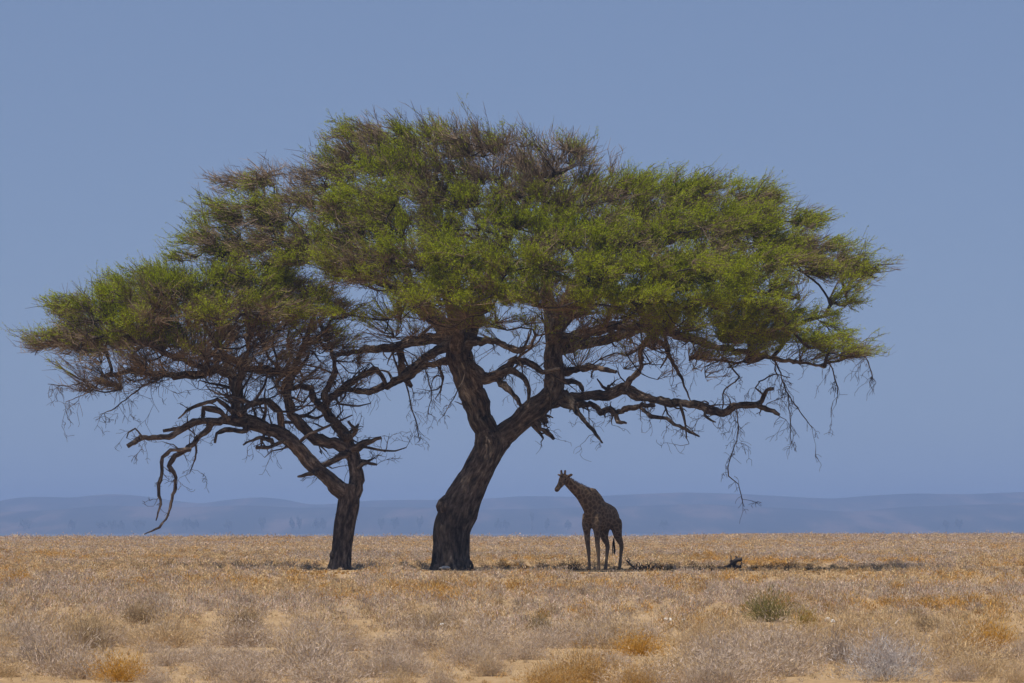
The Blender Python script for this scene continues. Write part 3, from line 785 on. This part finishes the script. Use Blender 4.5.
# bare sandy patches: px centre, half width px, near row, far row
CLEAR = [(215, 22, 650, 618), (282, 26, 638, 622), (640, 24, 630, 618), (395, 50, 648, 636), (470, 40, 638, 631), (1010, 18, 650, 640), (20, 30, 638, 628)]
OPEN = [(768, 32, 640, 618), (806, 18, 648, 626), (990, 36, 675, 650), (838, 26, 690, 662), (885, 56, 712, 672), (926, 24, 648, 630), (35, 26, 690, 662), (88, 32, 674, 648), (140, 26, 640, 622),
        (245, 24, 640, 626), (540, 18, 645, 630), (430, 36, 640, 628), (640, 34, 674, 654), (120, 34, 700, 680), (830, 14, 662, 627), (791, 9, 662, 633), (672, 16, 662, 627), (442, 9, 662, 631)]
def clear_at(x, y, bushes=False):
    m = np.zeros(np.shape(x))
    row = HORIZON + FPX * CAM_H / np.maximum(y, 1)
    px = 512 + x / np.maximum(y, 1) * FPX
    for cx, hw, r0, r1 in CLEAR + (OPEN if bushes else []):
        q = ((px - cx) / hw) ** 2 + ((row - (r0 + r1) / 2) / ((r0 - r1) / 2 + 3)) ** 2
        m = np.maximum(m, np.clip(1.6 - q, 0, 1))
    return m

def kind_field(x, y):
    """pigment of the bush growing at x, y"""
    a = fbm(x / 5.0 + 3, y / 16.0, 3); b = fbm(x / 3.2 + 40, y / 10.0 + 9, 3); c = fbm(x / 14.0 + 7, y / 30.0 + 70, 2)
    r = RNG.random(np.shape(x))
    k = np.zeros(np.shape(x), int)                       # grey
    k[(a + 0.35 * (r - 0.5)) > 0.53] = 1                 # straw
    k[(b + 0.25 * (RNG.random(np.shape(x)) - 0.5)) > 0.665] = 2    # gold
    return k, c

def scatter(y0, y1, dens, margin=1.4):
    pts = []
    ys = np.geomspace(y0, y1, 14)
    for a, b in zip(ys[:-1], ys[1:]):
        hw = 0.5 * (a + b) / 2 * 1024 / FPX * margin + 3
        n = int(dens * 2 * hw * (b - a))
        pts.append(np.stack([RNG.uniform(-hw, hw, n), RNG.uniform(a, b, n)], -1))
    return np.concatenate(pts)

def scrub_stuff(name, y0, y1, dens, nb, hmin, hmax, wmul, clear=True, low=False):
    p = scatter(y0, y1, dens)
    x, y = p[:, 0], p[:, 1]
    if clear:
        keep = RNG.random(len(x)) > clear_at(x, y, not low) * (0.8 if low else 0.95)
        x, y = x[keep], y[keep]
    dn = fbm(x / 2.6 + 11, y / 6.0 + 2, 2)
    keep = RNG.random(len(x)) < 0.62 + 1.3 * (dn - 0.3); x, y = x[keep], y[keep]
    k, c = kind_field(x, y)
    if low: k = np.where(k == 0, (RNG.random(len(k)) < 0.6).astype(int), k)
    cols = np.stack([GREY, STRAW, GOLD])[k]
    cols = cols * RNG.uniform(0.66, 1.22, (len(x), 1)) * (0.9 + 0.25 * c[:, None])
    m = len(x)
    size = RNG.beta(1.3, 3.4, m)
    h = hmin + (hmax - hmin) * size
    # trampled, browsed-down strip in the shade of the trees
    under = smooth(9, 6, np.abs(x - 5.0)) * smooth(16, 10, np.abs(y - 150))
    h = h * (1 - 0.55 * under)
    for tx in (-6.1, -2.1, 2.9, 3.9):                    # nibbled and trodden round the trunks and the giraffe's feet
        h = h * (1 - 0.72 * smooth(1.5, 0.8, np.abs(x - tx)) * smooth(124, 132, y) * smooth(157, 154, y))
    rx = h * RNG.uniform(0.8, 1.5, m)
    z = GZ(x, y)
    w = wmul * y / FPX
    a = RNG.random((m, nb)) * 2 * math.pi; el = np.arcsin(RNG.random((m, nb)) ** 0.8); rr = RNG.uniform(0.5, 1.1, (m, nb))
    tip = np.stack([np.cos(a) * np.cos(el) * rx[:, None] * rr, np.sin(a) * np.cos(el) * rx[:, None] * rr, np.sin(el) * h[:, None] * rr + 0.02], -1)
    rad_ = tip / np.linalg.norm(tip, axis=2)[..., None]
    base = tip * RNG.uniform(0.35, 1.0, (m, nb, 1))
    d = rad_ * 0.5 + RNG.normal(size=tip.shape) * 0.45 + np.array([0, 0, 0.55])
    d = d / np.linalg.norm(d, axis=2)[..., None] * (RNG.uniform(0.25, 0.7, (m, nb)) * (h[:, None] * 0.28 + 0.04))[..., None]
    sd = RNG.normal(size=tip.shape); sd[..., 2] *= 0.3; sd /= np.linalg.norm(sd, axis=2)[..., None]
    ww = (w[:, None] * RNG.uniform(0.6, 1.3, (m, nb)))[..., None]
    V = np.stack([base - sd * ww, base + sd * ww, base + d], 2)
    V += np.stack([x, y, z], -1)[:, None, None]
    pk = RNG.random((m, nb, 1))
    cols = np.where(pk < 0.78, cols[:, None], np.where(pk < 0.91, STRAW, np.where(pk < 0.97, STRAW * 0.5, GOLD)))
    C = cols * RNG.uniform(0.5, 1.5, (m, nb, 1)) * (1 + RNG.normal(size=(m, nb, 3)) * 0.04)
    C = np.repeat(np.clip(C, 0.01, 0.95).reshape(-1, 3), 3, axis=0)
    V = V.reshape(-1, 3)
    print(name, m, "bushes", len(V) // 3, "tris")
    return V, C

def build_scrub():
    parts = [scrub_stuff("low near", 39, 66, 10, 56, 0.03, 0.13, 0.24, low=True),
             scrub_stuff("bush near", 60, 110, 1.9, 330, 0.13, 0.52, 0.32), scrub_stuff("low mid", 64, 112, 4.5, 22, 0.03, 0.10, 0.36, low=True),
             scrub_stuff("bush mid", 108, 260, 1.0, 130, 0.14, 0.52, 0.40), scrub_stuff("low far", 110, 262, 2.0, 14, 0.04, 0.14, 0.44, low=True),
             scrub_stuff("s3", 258, 560, 0.8, 26, 0.15, 0.60, 0.48),
             scrub_stuff("s4", 555, 1100, 0.30, 16, 0.12, 0.60, 0.5), scrub_stuff("brow", 470, 800, 0.045, 80, 0.45, 1.35, 0.5)]
    V = np.concatenate([p[0] for p in parts]); C = np.concatenate([p[1] for p in parts])
    o = mesh_obj("dry_scrub", V, [np.arange(len(V)).reshape(-1, 3)], M_SCRUB, color=C)
    tag(o, "low carpet of dry grey and straw coloured scrub spreading to the far edge of the plain", "scrub", kind="stuff")

def build_foreground_shrubs():
    rng = np.random.default_rng(77)
    # singled-out shrubs: px, py (foot), width px, height px, palette, name, label, cat
    G = [np.array([0.47, 0.43, 0.41]), np.array([0.60, 0.55, 0.51]), np.array([0.30, 0.27, 0.26])]; ST = [STRAW, STRAW * 1.15, GREY]; OR = [np.array([0.54, 0.28, 0.04]), GOLD, np.array([0.58, 0.36, 0.08])]; DG = [GREY * 0.75, GREY * 0.95, GREY * 0.6]
    OL = [OLIVE * 1.1, np.array([0.24, 0.21, 0.05]), STRAW * 0.7]; OG = [np.array([0.36, 0.27, 0.06]), GOLD * 0.8, OLIVE]; MU = [STRAW * 0.62, STRAW * 0.8, GREY * 0.7]
    special = [
        (885, 681, 96, 46, G, "large round pale grey shrub at the bottom right edge"),
        (990, 655, 62, 36, OR, "orange gold bush beside the right edge, behind the pale grey shrub"),
        (768, 622, 50, 30, OL, "only dark green bush, standing in the dry scrub right of the giraffe"),
        (806, 630, 26, 22, OG, "small yellow olive bush just right of the dark green bush"),
        (838, 664, 46, 30, DG, "dusky grey bush left of the large round pale shrub"),
        (926, 632, 40, 18, MU, "low tan bush between the white stones and the orange gold bush"),
        (140, 624, 44, 22, MU, "dark tan bush at the rear edge of the left sandy clearing"),
        (35, 664, 42, 26, DG, "dark blue grey bush close to the left edge"),
        (88, 650, 56, 30, MU, "brownish straw bush right of the dark blue grey bush"),
        (120, 682, 60, 28, OR, "golden orange bush in the near left corner"),
        (245, 628, 40, 18, MU, "tan bush between the two left sandy clearings"),
        (540, 632, 24, 18, OL * 1 if False else [np.array([0.28, 0.21, 0.09]), STRAW * 0.7, OLIVE], "round khaki bush below the giraffe in the middle of the plain"),
        (430, 630, 66, 20, MU, "broad low tan bush on the rear edge of the middle sandy strip"),
        (640, 656, 56, 24, OR, "long orange tinged bush below the white stone in the centre right"),
        (52, 558, 30, 7, OR, "far yellow orange bush left of the small acacia"),
        (590, 586, 30, 8, OR, "bright orange tuft on the near side of the giraffe"),
        (864, 586, 42, 9, OR, "wide orange tuft to the right of the shade strip"),
        (15, 585, 40, 12, OR, "orange bush on the left edge in the middle distance"),
    ]
    for i, (px, py, wp, hp, cols, lab) in enumerate(special):
        g = ground_at(px, py); s = g.y / FPX
        o = bush_object("shrub", np.random.default_rng(300 + i), 4600 if wp > 35 else 2200, hp * s * 1.0, wp * 0.56 * s, cols, 0.33 * s, g)
        tag(o, lab, "shrub")
    # the nearest common shrubs, three looks, each a real copy
    protos = {}
    LAB = {0: ("ash grey twiggy dwarf shrub, one of many in the near scrub", "ash grey dwarf shrubs of the near scrub"),
           1: ("straw coloured dry dwarf shrub, one of many in the near scrub", "straw coloured dwarf shrubs of the near scrub"),
           2: ("golden orange dwarf shrub, one of several in the near scrub", "golden orange dwarf shrubs of the near scrub")}
    PAL = {0: [GREY, STRAW * 0.9, GREY * 1.25], 1: [STRAW, STRAW * 1.1, GREY], 2: [GOLD, STRAW, GOLD * 0.8]}
    for k in range(3):
        protos[k] = [bush_mesh(np.random.default_rng(900 + 10 * k + j), 4200, 0.30, 0.36, PAL[k], 0.0034) for j in range(5 if k < 2 else 3)]
    mesh_cache = {}
    p = scatter(40.5, 76, 1.5, 0.85)
    x, y = p[:, 0], p[:, 1]
    keep = RNG.random(len(x)) > clear_at(x, y, True) * 0.95
    dn = fbm(x / 2.6 + 11, y / 6.0 + 2, 2)
    keep &= RNG.random(len(x)) < 0.6 + 1.4 * (dn - 0.25)
    x, y = x[keep], y[keep]
    o_ = np.argsort(y)[:285]; x, y = x[o_], y[o_]
    k, c = kind_field(x, y)
    k = np.where((k == 2) & (RNG.random(len(k)) < 0.7), 1, k)
    print("near shrubs", len(x), "up to", y.max() if len(y) else 0)
    for xi, yi, ki in zip(x, y, k):
        j = rng.integers(0, len(protos[ki])); key = (int(ki), int(j))
        if key not in mesh_cache:
            V, C = protos[ki][j]
            o = mesh_obj("dwarf_shrub", V, [np.arange(len(V)).reshape(-1, 3)], M_SCRUB, color=C); mesh_cache[key] = o
        else:
            o = mesh_cache[key].copy(); COL.objects.link(o)
        s = rng.choice([0.55, 0.8, 1.05, 1.35], p=[.3, .35, .25, .1]) * rng.uniform(0.85, 1.15)
        o.location = (xi, yi, float(GZ(xi, yi)) - 0.005); o.rotation_euler = (0, 0, rng.uniform(0, 6.28))
        o.scale = (s * rng.uniform(0.9, 1.3), s * rng.uniform(0.9, 1.3), s * rng.uniform(0.75, 1.15))
        tag(o, LAB[int(ki)][0], "shrub", LAB[int(ki)][1])

# ------------------------------------------------------------------ litter under the trees, stones
def build_litter():
    # dark dead branches lying under the crown
    r1 = np.random.default_rng(4)
    def log(px, py, Y, segs, label):
        mb = MB(); b = P(px, py, Y); b.z = float(GZ(b.x, b.y)); B = np.array(b)
        for pts in segs:
            p = np.array([P(q[0], q[1], Y + q[3]) for q in pts]); r = np.array([q[2] * 0.42 * Y / FPX for q in pts])
            q, qr = catmull(p, r, 0.08)
            q = q + np.stack([noise3(q, 3, 1), noise3(q, 3, 9), noise3(q, 3, 19)], -1) * 0.05
            qr = qr * (1 + 0.35 * noise3(q, 4.0, 5.0) + 0.25 * noise3(q, 9.0, 15.0))
            mb.tube(q - B, qr, 9, lump=0.2, seed=px)
            for _ in range(7):
                i = int(r1.integers(0, len(q))); d = r1.normal(size=3) + np.array([0, 0, 0.5]); d /= np.linalg.norm(d)
                e = q[i] + d * r1.uniform(0.1, 0.35); mid = (q[i] + e) / 2 + r1.normal(size=3) * 0.05
                sp, sr = catmull([q[i], mid, e], [qr[i] * 0.45, 0.018, 0.007], 0.06)
                mb.tube(sp - B, sr, 4)
        o = mb.build("dead_branch", M_DEADWOOD); o.location = b
        tag(o, label, "dead branch")
    log(734, 569, 153.0, [[(726, 568, 6, 0.2), (731, 566, 7, 0), (736, 561, 6, -0.1), (742, 559, 4, -0.2)], [(727, 569, 7, -0.2), (735, 568, 6, 0), (741, 567, 4, .2)], [(731, 564, 3, 0), (734, 560, 2.4, 0.2), (738, 558, 1.5, 0.3)]],
        "dark chunky dead branch lying right of the giraffe, its end lifted")
    log(637, 570, 153.2, [[(627, 561, 1.5, 0), (632, 566, 2.5, 0), (637, 568.5, 4, 0), (643, 569, 4, 0), (649, 566, 2, .1)], [(637, 569, 3, 0), (634, 571, 3, -.2)], [(643, 569, 3, 0), (651, 569, 1.5, -.3)]],
        "thin dark dead branch just behind the giraffe's hind hooves, one end curling up")
    # dark withered tussocks in the shade strip
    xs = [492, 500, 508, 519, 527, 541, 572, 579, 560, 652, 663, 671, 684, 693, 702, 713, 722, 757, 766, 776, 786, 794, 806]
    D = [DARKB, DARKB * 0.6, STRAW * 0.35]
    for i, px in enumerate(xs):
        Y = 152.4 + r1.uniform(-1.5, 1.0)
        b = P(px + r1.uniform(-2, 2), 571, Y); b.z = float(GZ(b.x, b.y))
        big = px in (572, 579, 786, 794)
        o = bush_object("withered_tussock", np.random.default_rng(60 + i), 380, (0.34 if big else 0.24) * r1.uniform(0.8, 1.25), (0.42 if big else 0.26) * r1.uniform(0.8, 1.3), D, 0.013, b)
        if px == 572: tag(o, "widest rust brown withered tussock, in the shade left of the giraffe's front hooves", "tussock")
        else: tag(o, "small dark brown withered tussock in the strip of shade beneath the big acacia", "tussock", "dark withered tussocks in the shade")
    # white stones
    st = [(828, 627, 5, 3, "larger white stone of the pair on the right side of the plain"), (833, 629, 4, 2.6, "smaller white stone of the pair on the right side of the plain"),
          (791, 634, 3, 2, "tiny white stone lying alone left of the white pair"), (668, 628, 7, 3.5, "flat white stone alone in the middle, below the giraffe"),
          (683, 628, 4, 2.5, "small white stone right of the flat white stone"), (442, 632, 4, 2, "tiny white stone on the middle sandy strip"),
          (445, 571, 9, 2.5, "pale fallen chip of wood at the foot of the big acacia")]
    for i, (px, py, wp, hp, lab) in enumerate(st):
        g = ground_at(px, py); 
        if py < 580: g = P(px, 571, 152.2); g.z = float(GZ(g.x, g.y)) + 0.06
        s = g.y / FPX
        bm = bmesh.new(); bmesh.ops.create_icosphere(bm, subdivisions=3, radius=1)
        for v in bm.verts:
            n = noise.noise(v.co * 1.3 + Vector((i * 7.1, 0, 0)))
            v.co = v.co * (1 + 0.35 * n); v.co.x *= wp * s * 0.55; v.co.y *= wp * s * 0.4; v.co.z = (v.co.z * 0.9 + 0.6) * hp * s * 0.75
        me = bpy.data.meshes.new("stone"); bm.to_mesh(me); bm.free(); me.materials.append(M_STONE)
        o = bpy.data.objects.new("wood_chip" if py < 580 else "stone", me); COL.objects.link(o); o.location = g
        o.location.z += 0.10 if py > 580 else 0.0
        tag(o, lab, "wood chip" if py < 580 else "stone")

# ------------------------------------------------------------------ far trees at the foot of the hills
def build_far_trees():
    M_FT = mat_plain("far_foliage", (0.035, 0.05, 0.028), 0.9, 0.4, 0.6)
    spec = [(25, 11, 13, 'round dark tree'), (72, 10, 9, ''), (101, 8, 11, ''), (112, 9, 12, ''), (121, 8, 8, ''), (139, 9, 14, ''), (187, 11, 12, ''), (195, 9, 9, ''), (229, 9, 10, ''), (262, 12, 8, ''),
            (292, 11, 6, ''), (299, 13, 6, ''), (316, 10, 8, ''), (323, 11, 8, ''), (381, 12, 7, ''), (395, 12, 9, ''), (420, 13, 7, ''), (498, 10, 9, ''), (506, 9, 7, ''), (547, 10, 5, ''), (568, 9, 8, ''), (664, 9, 10, ''), (946, 9, 7, ''), (959, 10, 9, '')]
    Yf = 5600.0
    def far_tree(px, top, wpx, rng, slim=False):
        s = Yf / FPX
        base = P(px, 529.5, Yf); H = (529.5 - top) * s
        e = empty("distant_tree", base)
        mb = MB(); mb.tube(np.array([(0, 0, -1.5), (0.1, 0, H * 0.3), (0, 0.1, H * 0.6)]), np.array([0.5, 0.4, 0.25]) * (1.5 if slim else 1), 7)
        mb.build("trunk", M_DEADWOOD, e)
        V = []; F = []
        n = 420 if not slim else 160
        c = rng.normal(size=(n, 3)); c /= np.linalg.norm(c, axis=1)[:, None]; c *= rng.random((n, 1)) ** 0.4
        sc = np.array([wpx * s * 0.5, wpx * s * 0.5, H * (0.42 if not slim else 0.22)])
        c = c * sc + np.array([0, 0, H * (0.55 if not slim else 0.8)])
        c[:, 2] += 0.12 * H * np.sin(c[:, 0] * 0.9 + px)
        q = rng.normal(size=(n, 4, 3)) * 0.55
        V = (c[:, None] + q).reshape(-1, 3)
        mesh_obj("crown", V, [np.arange(len(V)).reshape(-1, 4)], M_FT, e)
        return e
    for i, (px, h, w, _) in enumerate(spec):
        e = far_tree(px, 529 - h, w, np.random.default_rng(500 + i))
        tag(e, "blurred grey green tree far off at the foot of the hazy hills", "distant tree", "distant trees at the foot of the hills")
    e = far_tree(532, 512, 4.5, np.random.default_rng(550), slim=True)
    tag(e, "tall slim dark post-like tree far off between the big acacia's trunk and the giraffe", "distant tree")

# ------------------------------------------------------------------ giraffe
def build_giraffe():
    foot = P(602.0, 571, 153.4)
    gx, gy = foot.x, foot.y; gz = float(GZ(gx, gy))
    root = empty("giraffe", (gx, gy, gz))
    tag(root, "lone giraffe resting in the shade of the big acacia, neck leaning left", "giraffe")
    yaw = math.radians(55)
    f = np.array([-math.cos(yaw), -math.sin(yaw), 0]); l = np.array([math.sin(yaw), -math.cos(yaw), 0]); up = np.array([0, 0, 1.0])
    s = 153.4 / FPX
    def W(a, b, c):            # giraffe frame: forward, left, up (metres) about the body centre
        return f * a + l * b + up * c
    MBX = MB()
    def loft(cs, k=20):        # cs: (centre, side axis, up axis, half width, half height)
        rings = []
        ang = np.arange(k) / k * 2 * math.pi
        for c, sa, ua, hw, hh in cs:
            rings.append(c + np.cos(ang)[:, None] * sa * hw + np.sin(ang)[:, None] * ua * hh)
        b = MBX.n; n = len(rings)
        MBX.V.append(np.concatenate(rings + [cs[0][0][None], cs[-1][0][None]]))
        i = np.arange(n - 1)[:, None] * k + b; j = np.arange(k)[None]; j2 = (j + 1) % k
        MBX.Q.append(np.stack([i + j, i + j2, i + k + j2, i + k + j], -1).reshape(-1, 4))
        j = np.arange(k); j2 = (j + 1) % k
        MBX.T.append(np.stack([b + j2, b + j, np.full(k, b + n * k)], -1)); e = b + (n - 1) * k
        MBX.T.append(np.stack([e + j, e + j2, np.full(k, b + n * k + 1)], -1)); MBX.n += n * k + 2
    # trunk of the body, rear to front: (forward, centre height, half width, half height)
    body = [(-0.97, 1.84, 0.08, 0.12), (-0.90, 1.84, 0.20, 0.26), (-0.70, 1.88, 0.30, 0.42), (-0.40, 1.90, 0.38, 0.50), (-0.05, 1.93, 0.42, 0.56), (0.28, 1.99, 0.42, 0.60),
            (0.55, 2.08, 0.38, 0.66), (0.72, 2.15, 0.33, 0.58), (0.86, 2.16, 0.25, 0.44), (0.96, 2.16, 0.12, 0.22)]
    loft([(W(a, 0, z), l, up, hw * 0.82, hh * 0.95) for a, z, hw, hh in body], 26)
    # withers hump
    loft([(W(a, 0, z), l, up, w, h) for a, z, w, h in [(-0.15, 2.35, 0.08, 0.08), (0.2, 2.52, 0.16, 0.2), (0.5, 2.68, 0.17, 0.24), (0.72, 2.72, 0.17, 0.22), (0.95, 2.62, 0.15, 0.2)]], 16)
    # neck : from shoulders to poll, leaning forward and a little to the image left
    neck_line = [W(0.55, 0, 2.30), W(0.85, -0.03, 2.52), W(1.15, -0.10, 2.74), W(1.46, -0.18, 2.92), W(1.70, -0.27, 3.10), W(1.86, -0.34, 3.24)]
    nw = [0.30, 0.235, 0.185, 0.155, 0.13, 0.12]; nh = [0.52, 0.40, 0.29, 0.215, 0.175, 0.15]
    npts, nr = catmull(neck_line, nh, 0.08); _, nwr = catmull(neck_line, nw, 0.08)
    tang = np.gradient(npts, axis=0); tang /= np.linalg.norm(tang, axis=1)[:, None]
    cs = []
    for p_, t_, a_, b_ in zip(npts, tang, nwr, nr):
        sa = np.cross(up, t_); sa /= np.linalg.norm(sa); ua = np.cross(t_, sa)
        cs.append((p_, sa, ua, a_, b_))
    loft(cs, 20)
    # head: points from the poll down to the muzzle, turned to the image left
    poll = npts[-1] + up * 0.04
    hd = np.array([-0.48, -0.60, -0.62]); hd /= np.linalg.norm(hd)
    hs = np.cross(up, hd); hs /= np.linalg.norm(hs); hu = np.cross(hd, hs)
    if hu[2] < 0: hu = -hu
    head = [(-0.10, 0.00, 0.07, 0.08), (-0.02, 0.02, 0.12, 0.135), (0.10, 0.02, 0.135, 0.150), (0.22, 0.0, 0.115, 0.13), (0.34, -0.02, 0.085, 0.105), (0.46, -0.025, 0.075, 0.088), (0.56, -0.03, 0.080, 0.085), (0.62, -0.035, 0.070, 0.070), (0.655, -0.035, 0.035, 0.04)]
    loft([(poll + hd * a * 1.08 + hu * b, hs, hu, w * 1.15, h * 1.12) for a, b, w, h in head], 18)
    # ossicones
    for sd in (-1, 1):
        b0 = poll + hd * 0.04 + hu * 0.11 + hs * sd * 0.06
        MBX.tube(np.array([b0, b0 + up * 0.10 + hs * sd * 0.015, b0 + up * 0.19 + hs * sd * 0.03, b0 + up * 0.225 + hs * sd * 0.034]), np.array([0.052, 0.045, 0.047, 0.034]), 8)
        # ears
        e0 = poll - hd * 0.04 + hs * sd * 0.10 + hu * 0.03
        d = hs * sd * 0.95 + up * 0.32; d /= np.linalg.norm(d)
        ea = np.cross(d, hd); ea /= np.linalg.norm(ea)
        loft([(e0, ea, hd, 0.035, 0.035), (e0 + d * 0.10, ea, hd, 0.072, 0.034), (e0 + d * 0.19, ea, hd, 0.06, 0.030), (e0 + d * 0.27, ea, hd, 0.018, 0.018)], 10)
    # legs
    def leg(pts, rad):
        q, r = catmull(np.array(pts), np.array(rad) * 0.92, 0.06)
        MBX.tube(q, r, 14)
    for b, step in ((0.20, 0.03), (-0.22, 0.05)):        # left, right front
        leg([W(0.62, b * 0.9, 2.00), W(0.66, b, 1.62), W(0.58 + step, b, 1.30), W(0.55 + step, b * 0.97, 0.92), W(0.52 + step, b * 0.95, 0.80), W(0.47 + step, b * 0.95, 0.40), W(0.46 + step, b * 0.95, 0.16), W(0.48 + step, b * 0.95, 0.06), W(0.48 + step, b * 0.95, -0.01)],
            [0.20, 0.19, 0.125, 0.090, 0.092, 0.060, 0.066, 0.082, 0.088])
    for b, a0 in ((0.23, -0.14), (-0.24, 0.06)):          # left, right hind
        A = -0.66 + a0
        leg([W(-0.50, b * 0.5, 1.86), W(-0.58 + a0 * 0.3, b * 0.8, 1.70), W(-0.54 + a0 * 0.4, b, 1.50), W(A + 0.10, b, 1.20), W(A - 0.10, b, 0.92), W(A - 0.13, b, 0.82), W(A - 0.06, b, 0.45), W(A - 0.02, b, 0.16), W(A + 0.02, b, 0.06), W(A + 0.02, b, -0.01)],
            [0.16, 0.245, 0.23, 0.16, 0.095, 0.092, 0.062, 0.066, 0.082, 0.088])
    # tail stalk
    tb = W(-0.93, 0.02, 1.92)
    MBX.tube(np.array([tb, W(-1.04, -0.08, 1.70), W(-1.05, -0.16, 1.35), W(-1.03, -0.17, 1.08)]), np.array([0.06, 0.04, 0.03, 0.024]), 8)
    tmp = MBX.build("tmp_body", M_BARK)
    md = tmp.modifiers.new("r", 'REMESH'); md.mode = 'VOXEL'; md.voxel_size = 0.022
    sm = tmp.modifiers.new("s", 'SMOOTH'); sm.iterations = 5; sm.factor = 0.5
    dg = bpy.context.evaluated_depsgraph_get()
    me = bpy.data.meshes.new_from_object(tmp.evaluated_get(dg), depsgraph=dg)
    bpy.data.objects.remove(tmp, do_unlink=True)
    me.name = "body"; me.materials.clear()
    m, nt, bs = new_mat("giraffe_coat")
    tc = N(nt, "ShaderNodeTexCoord")
    nz = N(nt, "ShaderNodeTexNoise"); nz.inputs["Scale"].default_value = 5.0
    nt.links.new(tc.outputs["Object"], nz.inputs["Vector"])
    add = N(nt, "ShaderNodeMix", data_type='VECTOR'); add.inputs[0].default_value = 0.06
    nt.links.new(tc.outputs["Object"], add.inputs[4]); nt.links.new(nz.outputs["Color"], add.inputs[5])
    vo = N(nt, "ShaderNodeTexVoronoi"); vo.feature = 'DISTANCE_TO_EDGE'; vo.inputs["Scale"].default_value = 6.2
    nt.links.new(add.outputs[1], vo.inputs["Vector"])
    patch = ramp(nt, [(0.0, (0.27, 0.185, 0.115)), (0.03, (0.25, 0.17, 0.105)), (0.10, (0.135, 0.088, 0.054)), (0.35, (0.092, 0.060, 0.039))], vo.outputs["Distance"])
    sep = N(nt, "ShaderNodeSeparateXYZ"); nt.links.new(tc.outputs["Object"], sep.inputs[0])
    mr = N(nt, "ShaderNodeMapRange"); mr.inputs[1].default_value = 0.75; mr.inputs[2].default_value = 1.15; nt.links.new(sep.outputs[2], mr.inputs[0])
    mx = N(nt, "ShaderNodeMix", data_type='RGBA'); nt.links.new(mr.outputs[0], mx.inputs[0]); mx.inputs[6].default_value = (0.20, 0.145, 0.095, 1); nt.links.new(patch, mx.inputs[7])
    nt.links.new(mx.outputs[2], bs.inputs["Base Color"]); bs.inputs["Roughness"].default_value = 0.8; bs.inputs["Specular IOR Level"].default_value = 0.2
    me.materials.append(m)
    me.polygons.foreach_set("use_smooth", np.ones(len(me.polygons), bool))
    o = bpy.data.objects.new("body", me); COL.objects.link(o); o.parent = root
    dk = mat_plain("dark_hair", (0.018, 0.014, 0.012), 0.8, 0.3, 20); mn = mat_plain("mane_hair", (0.13, 0.06, 0.03), 0.85, 0.3, 20)
    # mane: short upright hair along the neck crest
    V = []; rng = np.random.default_rng(9)
    for p_, t_, sa, ua, a_, b_ in [(c[0], t, c[1], c[2], c[3], c[4]) for c, t in zip(cs, tang)][4:]:
        for _ in range(26):
            q = p_ + ua * (b_ - 0.02) + t_ * rng.uniform(-0.05, 0.05) + sa * rng.normal() * 0.018
            e = q + ua * rng.uniform(0.05, 0.09) + t_ * rng.normal() * 0.02
            V += [q - t_ * 0.007, q + t_ * 0.007, e]
    mesh_obj("mane", np.array(V), [np.arange(len(V)).reshape(-1, 3)], mn, root)
    mb = MB(); te = W(-1.03, -0.17, 1.12)
    for i in range(14):
        a = rng.normal(size=3) * 0.018
        mb.tube(np.array([te + a * 0.3, te + a * 1.0 - up * 0.2, te + a * 1.6 - up * 0.42 - f * 0.03, te + a * 1.2 - up * (0.52 + 0.1 * rng.random())]), np.array([0.013, 0.014, 0.011, 0.004]), 4)
    mb.build("tail_tuft", dk, root)
    for sd in (-1, 1):
        bm = bmesh.new(); bmesh.ops.create_uvsphere(bm, u_segments=12, v_segments=8, radius=0.028)
        me2 = bpy.data.meshes.new("eye"); bm.to_mesh(me2); bm.free(); me2.materials.append(dk)
        e = bpy.data.objects.new("eye", me2); COL.objects.link(e); e.parent = root
        e.location = poll + hd * 0.14 + hs * sd * 0.138 + hu * 0.05
    mb = MB()
    return root

# ------------------------------------------------------------------ build everything
build_ground()
build_hills("far_hills", RIDGE, 8000.0, 6600.0, 3.0)
build_hills("hills", RIDGE2, 6700.0, 5500.0, 2.0)
build_haze()
big = build_acacia("larger umbrella acacia with a wide green crown and a leaning forked trunk beside the giraffe", (452, 570), YT, BIG_LIMBS, BIG_PLATES, 3, 1 / 12.5, 15, [(446, 506, -0.25, 0.36), (467, 565, -0.2, 0.24), (441, 562, -0.3, 0.25), (491, 440, -0.2, 0.38)])
small = build_acacia("smaller umbrella acacia on the left with twisted stems and a thin brownish crown", (340, 570), YS, SMALL_LIMBS, SMALL_PLATES, 8, 1 / 11.5, 18, [(333, 555, -0.2, 0.16), (353, 505, -0.15, 0.18), (347, 437, -0.1, 0.16)], 0.06, 1.5)
build_giraffe()
build_far_trees()
build_litter()
build_scrub()
build_foreground_shrubs()
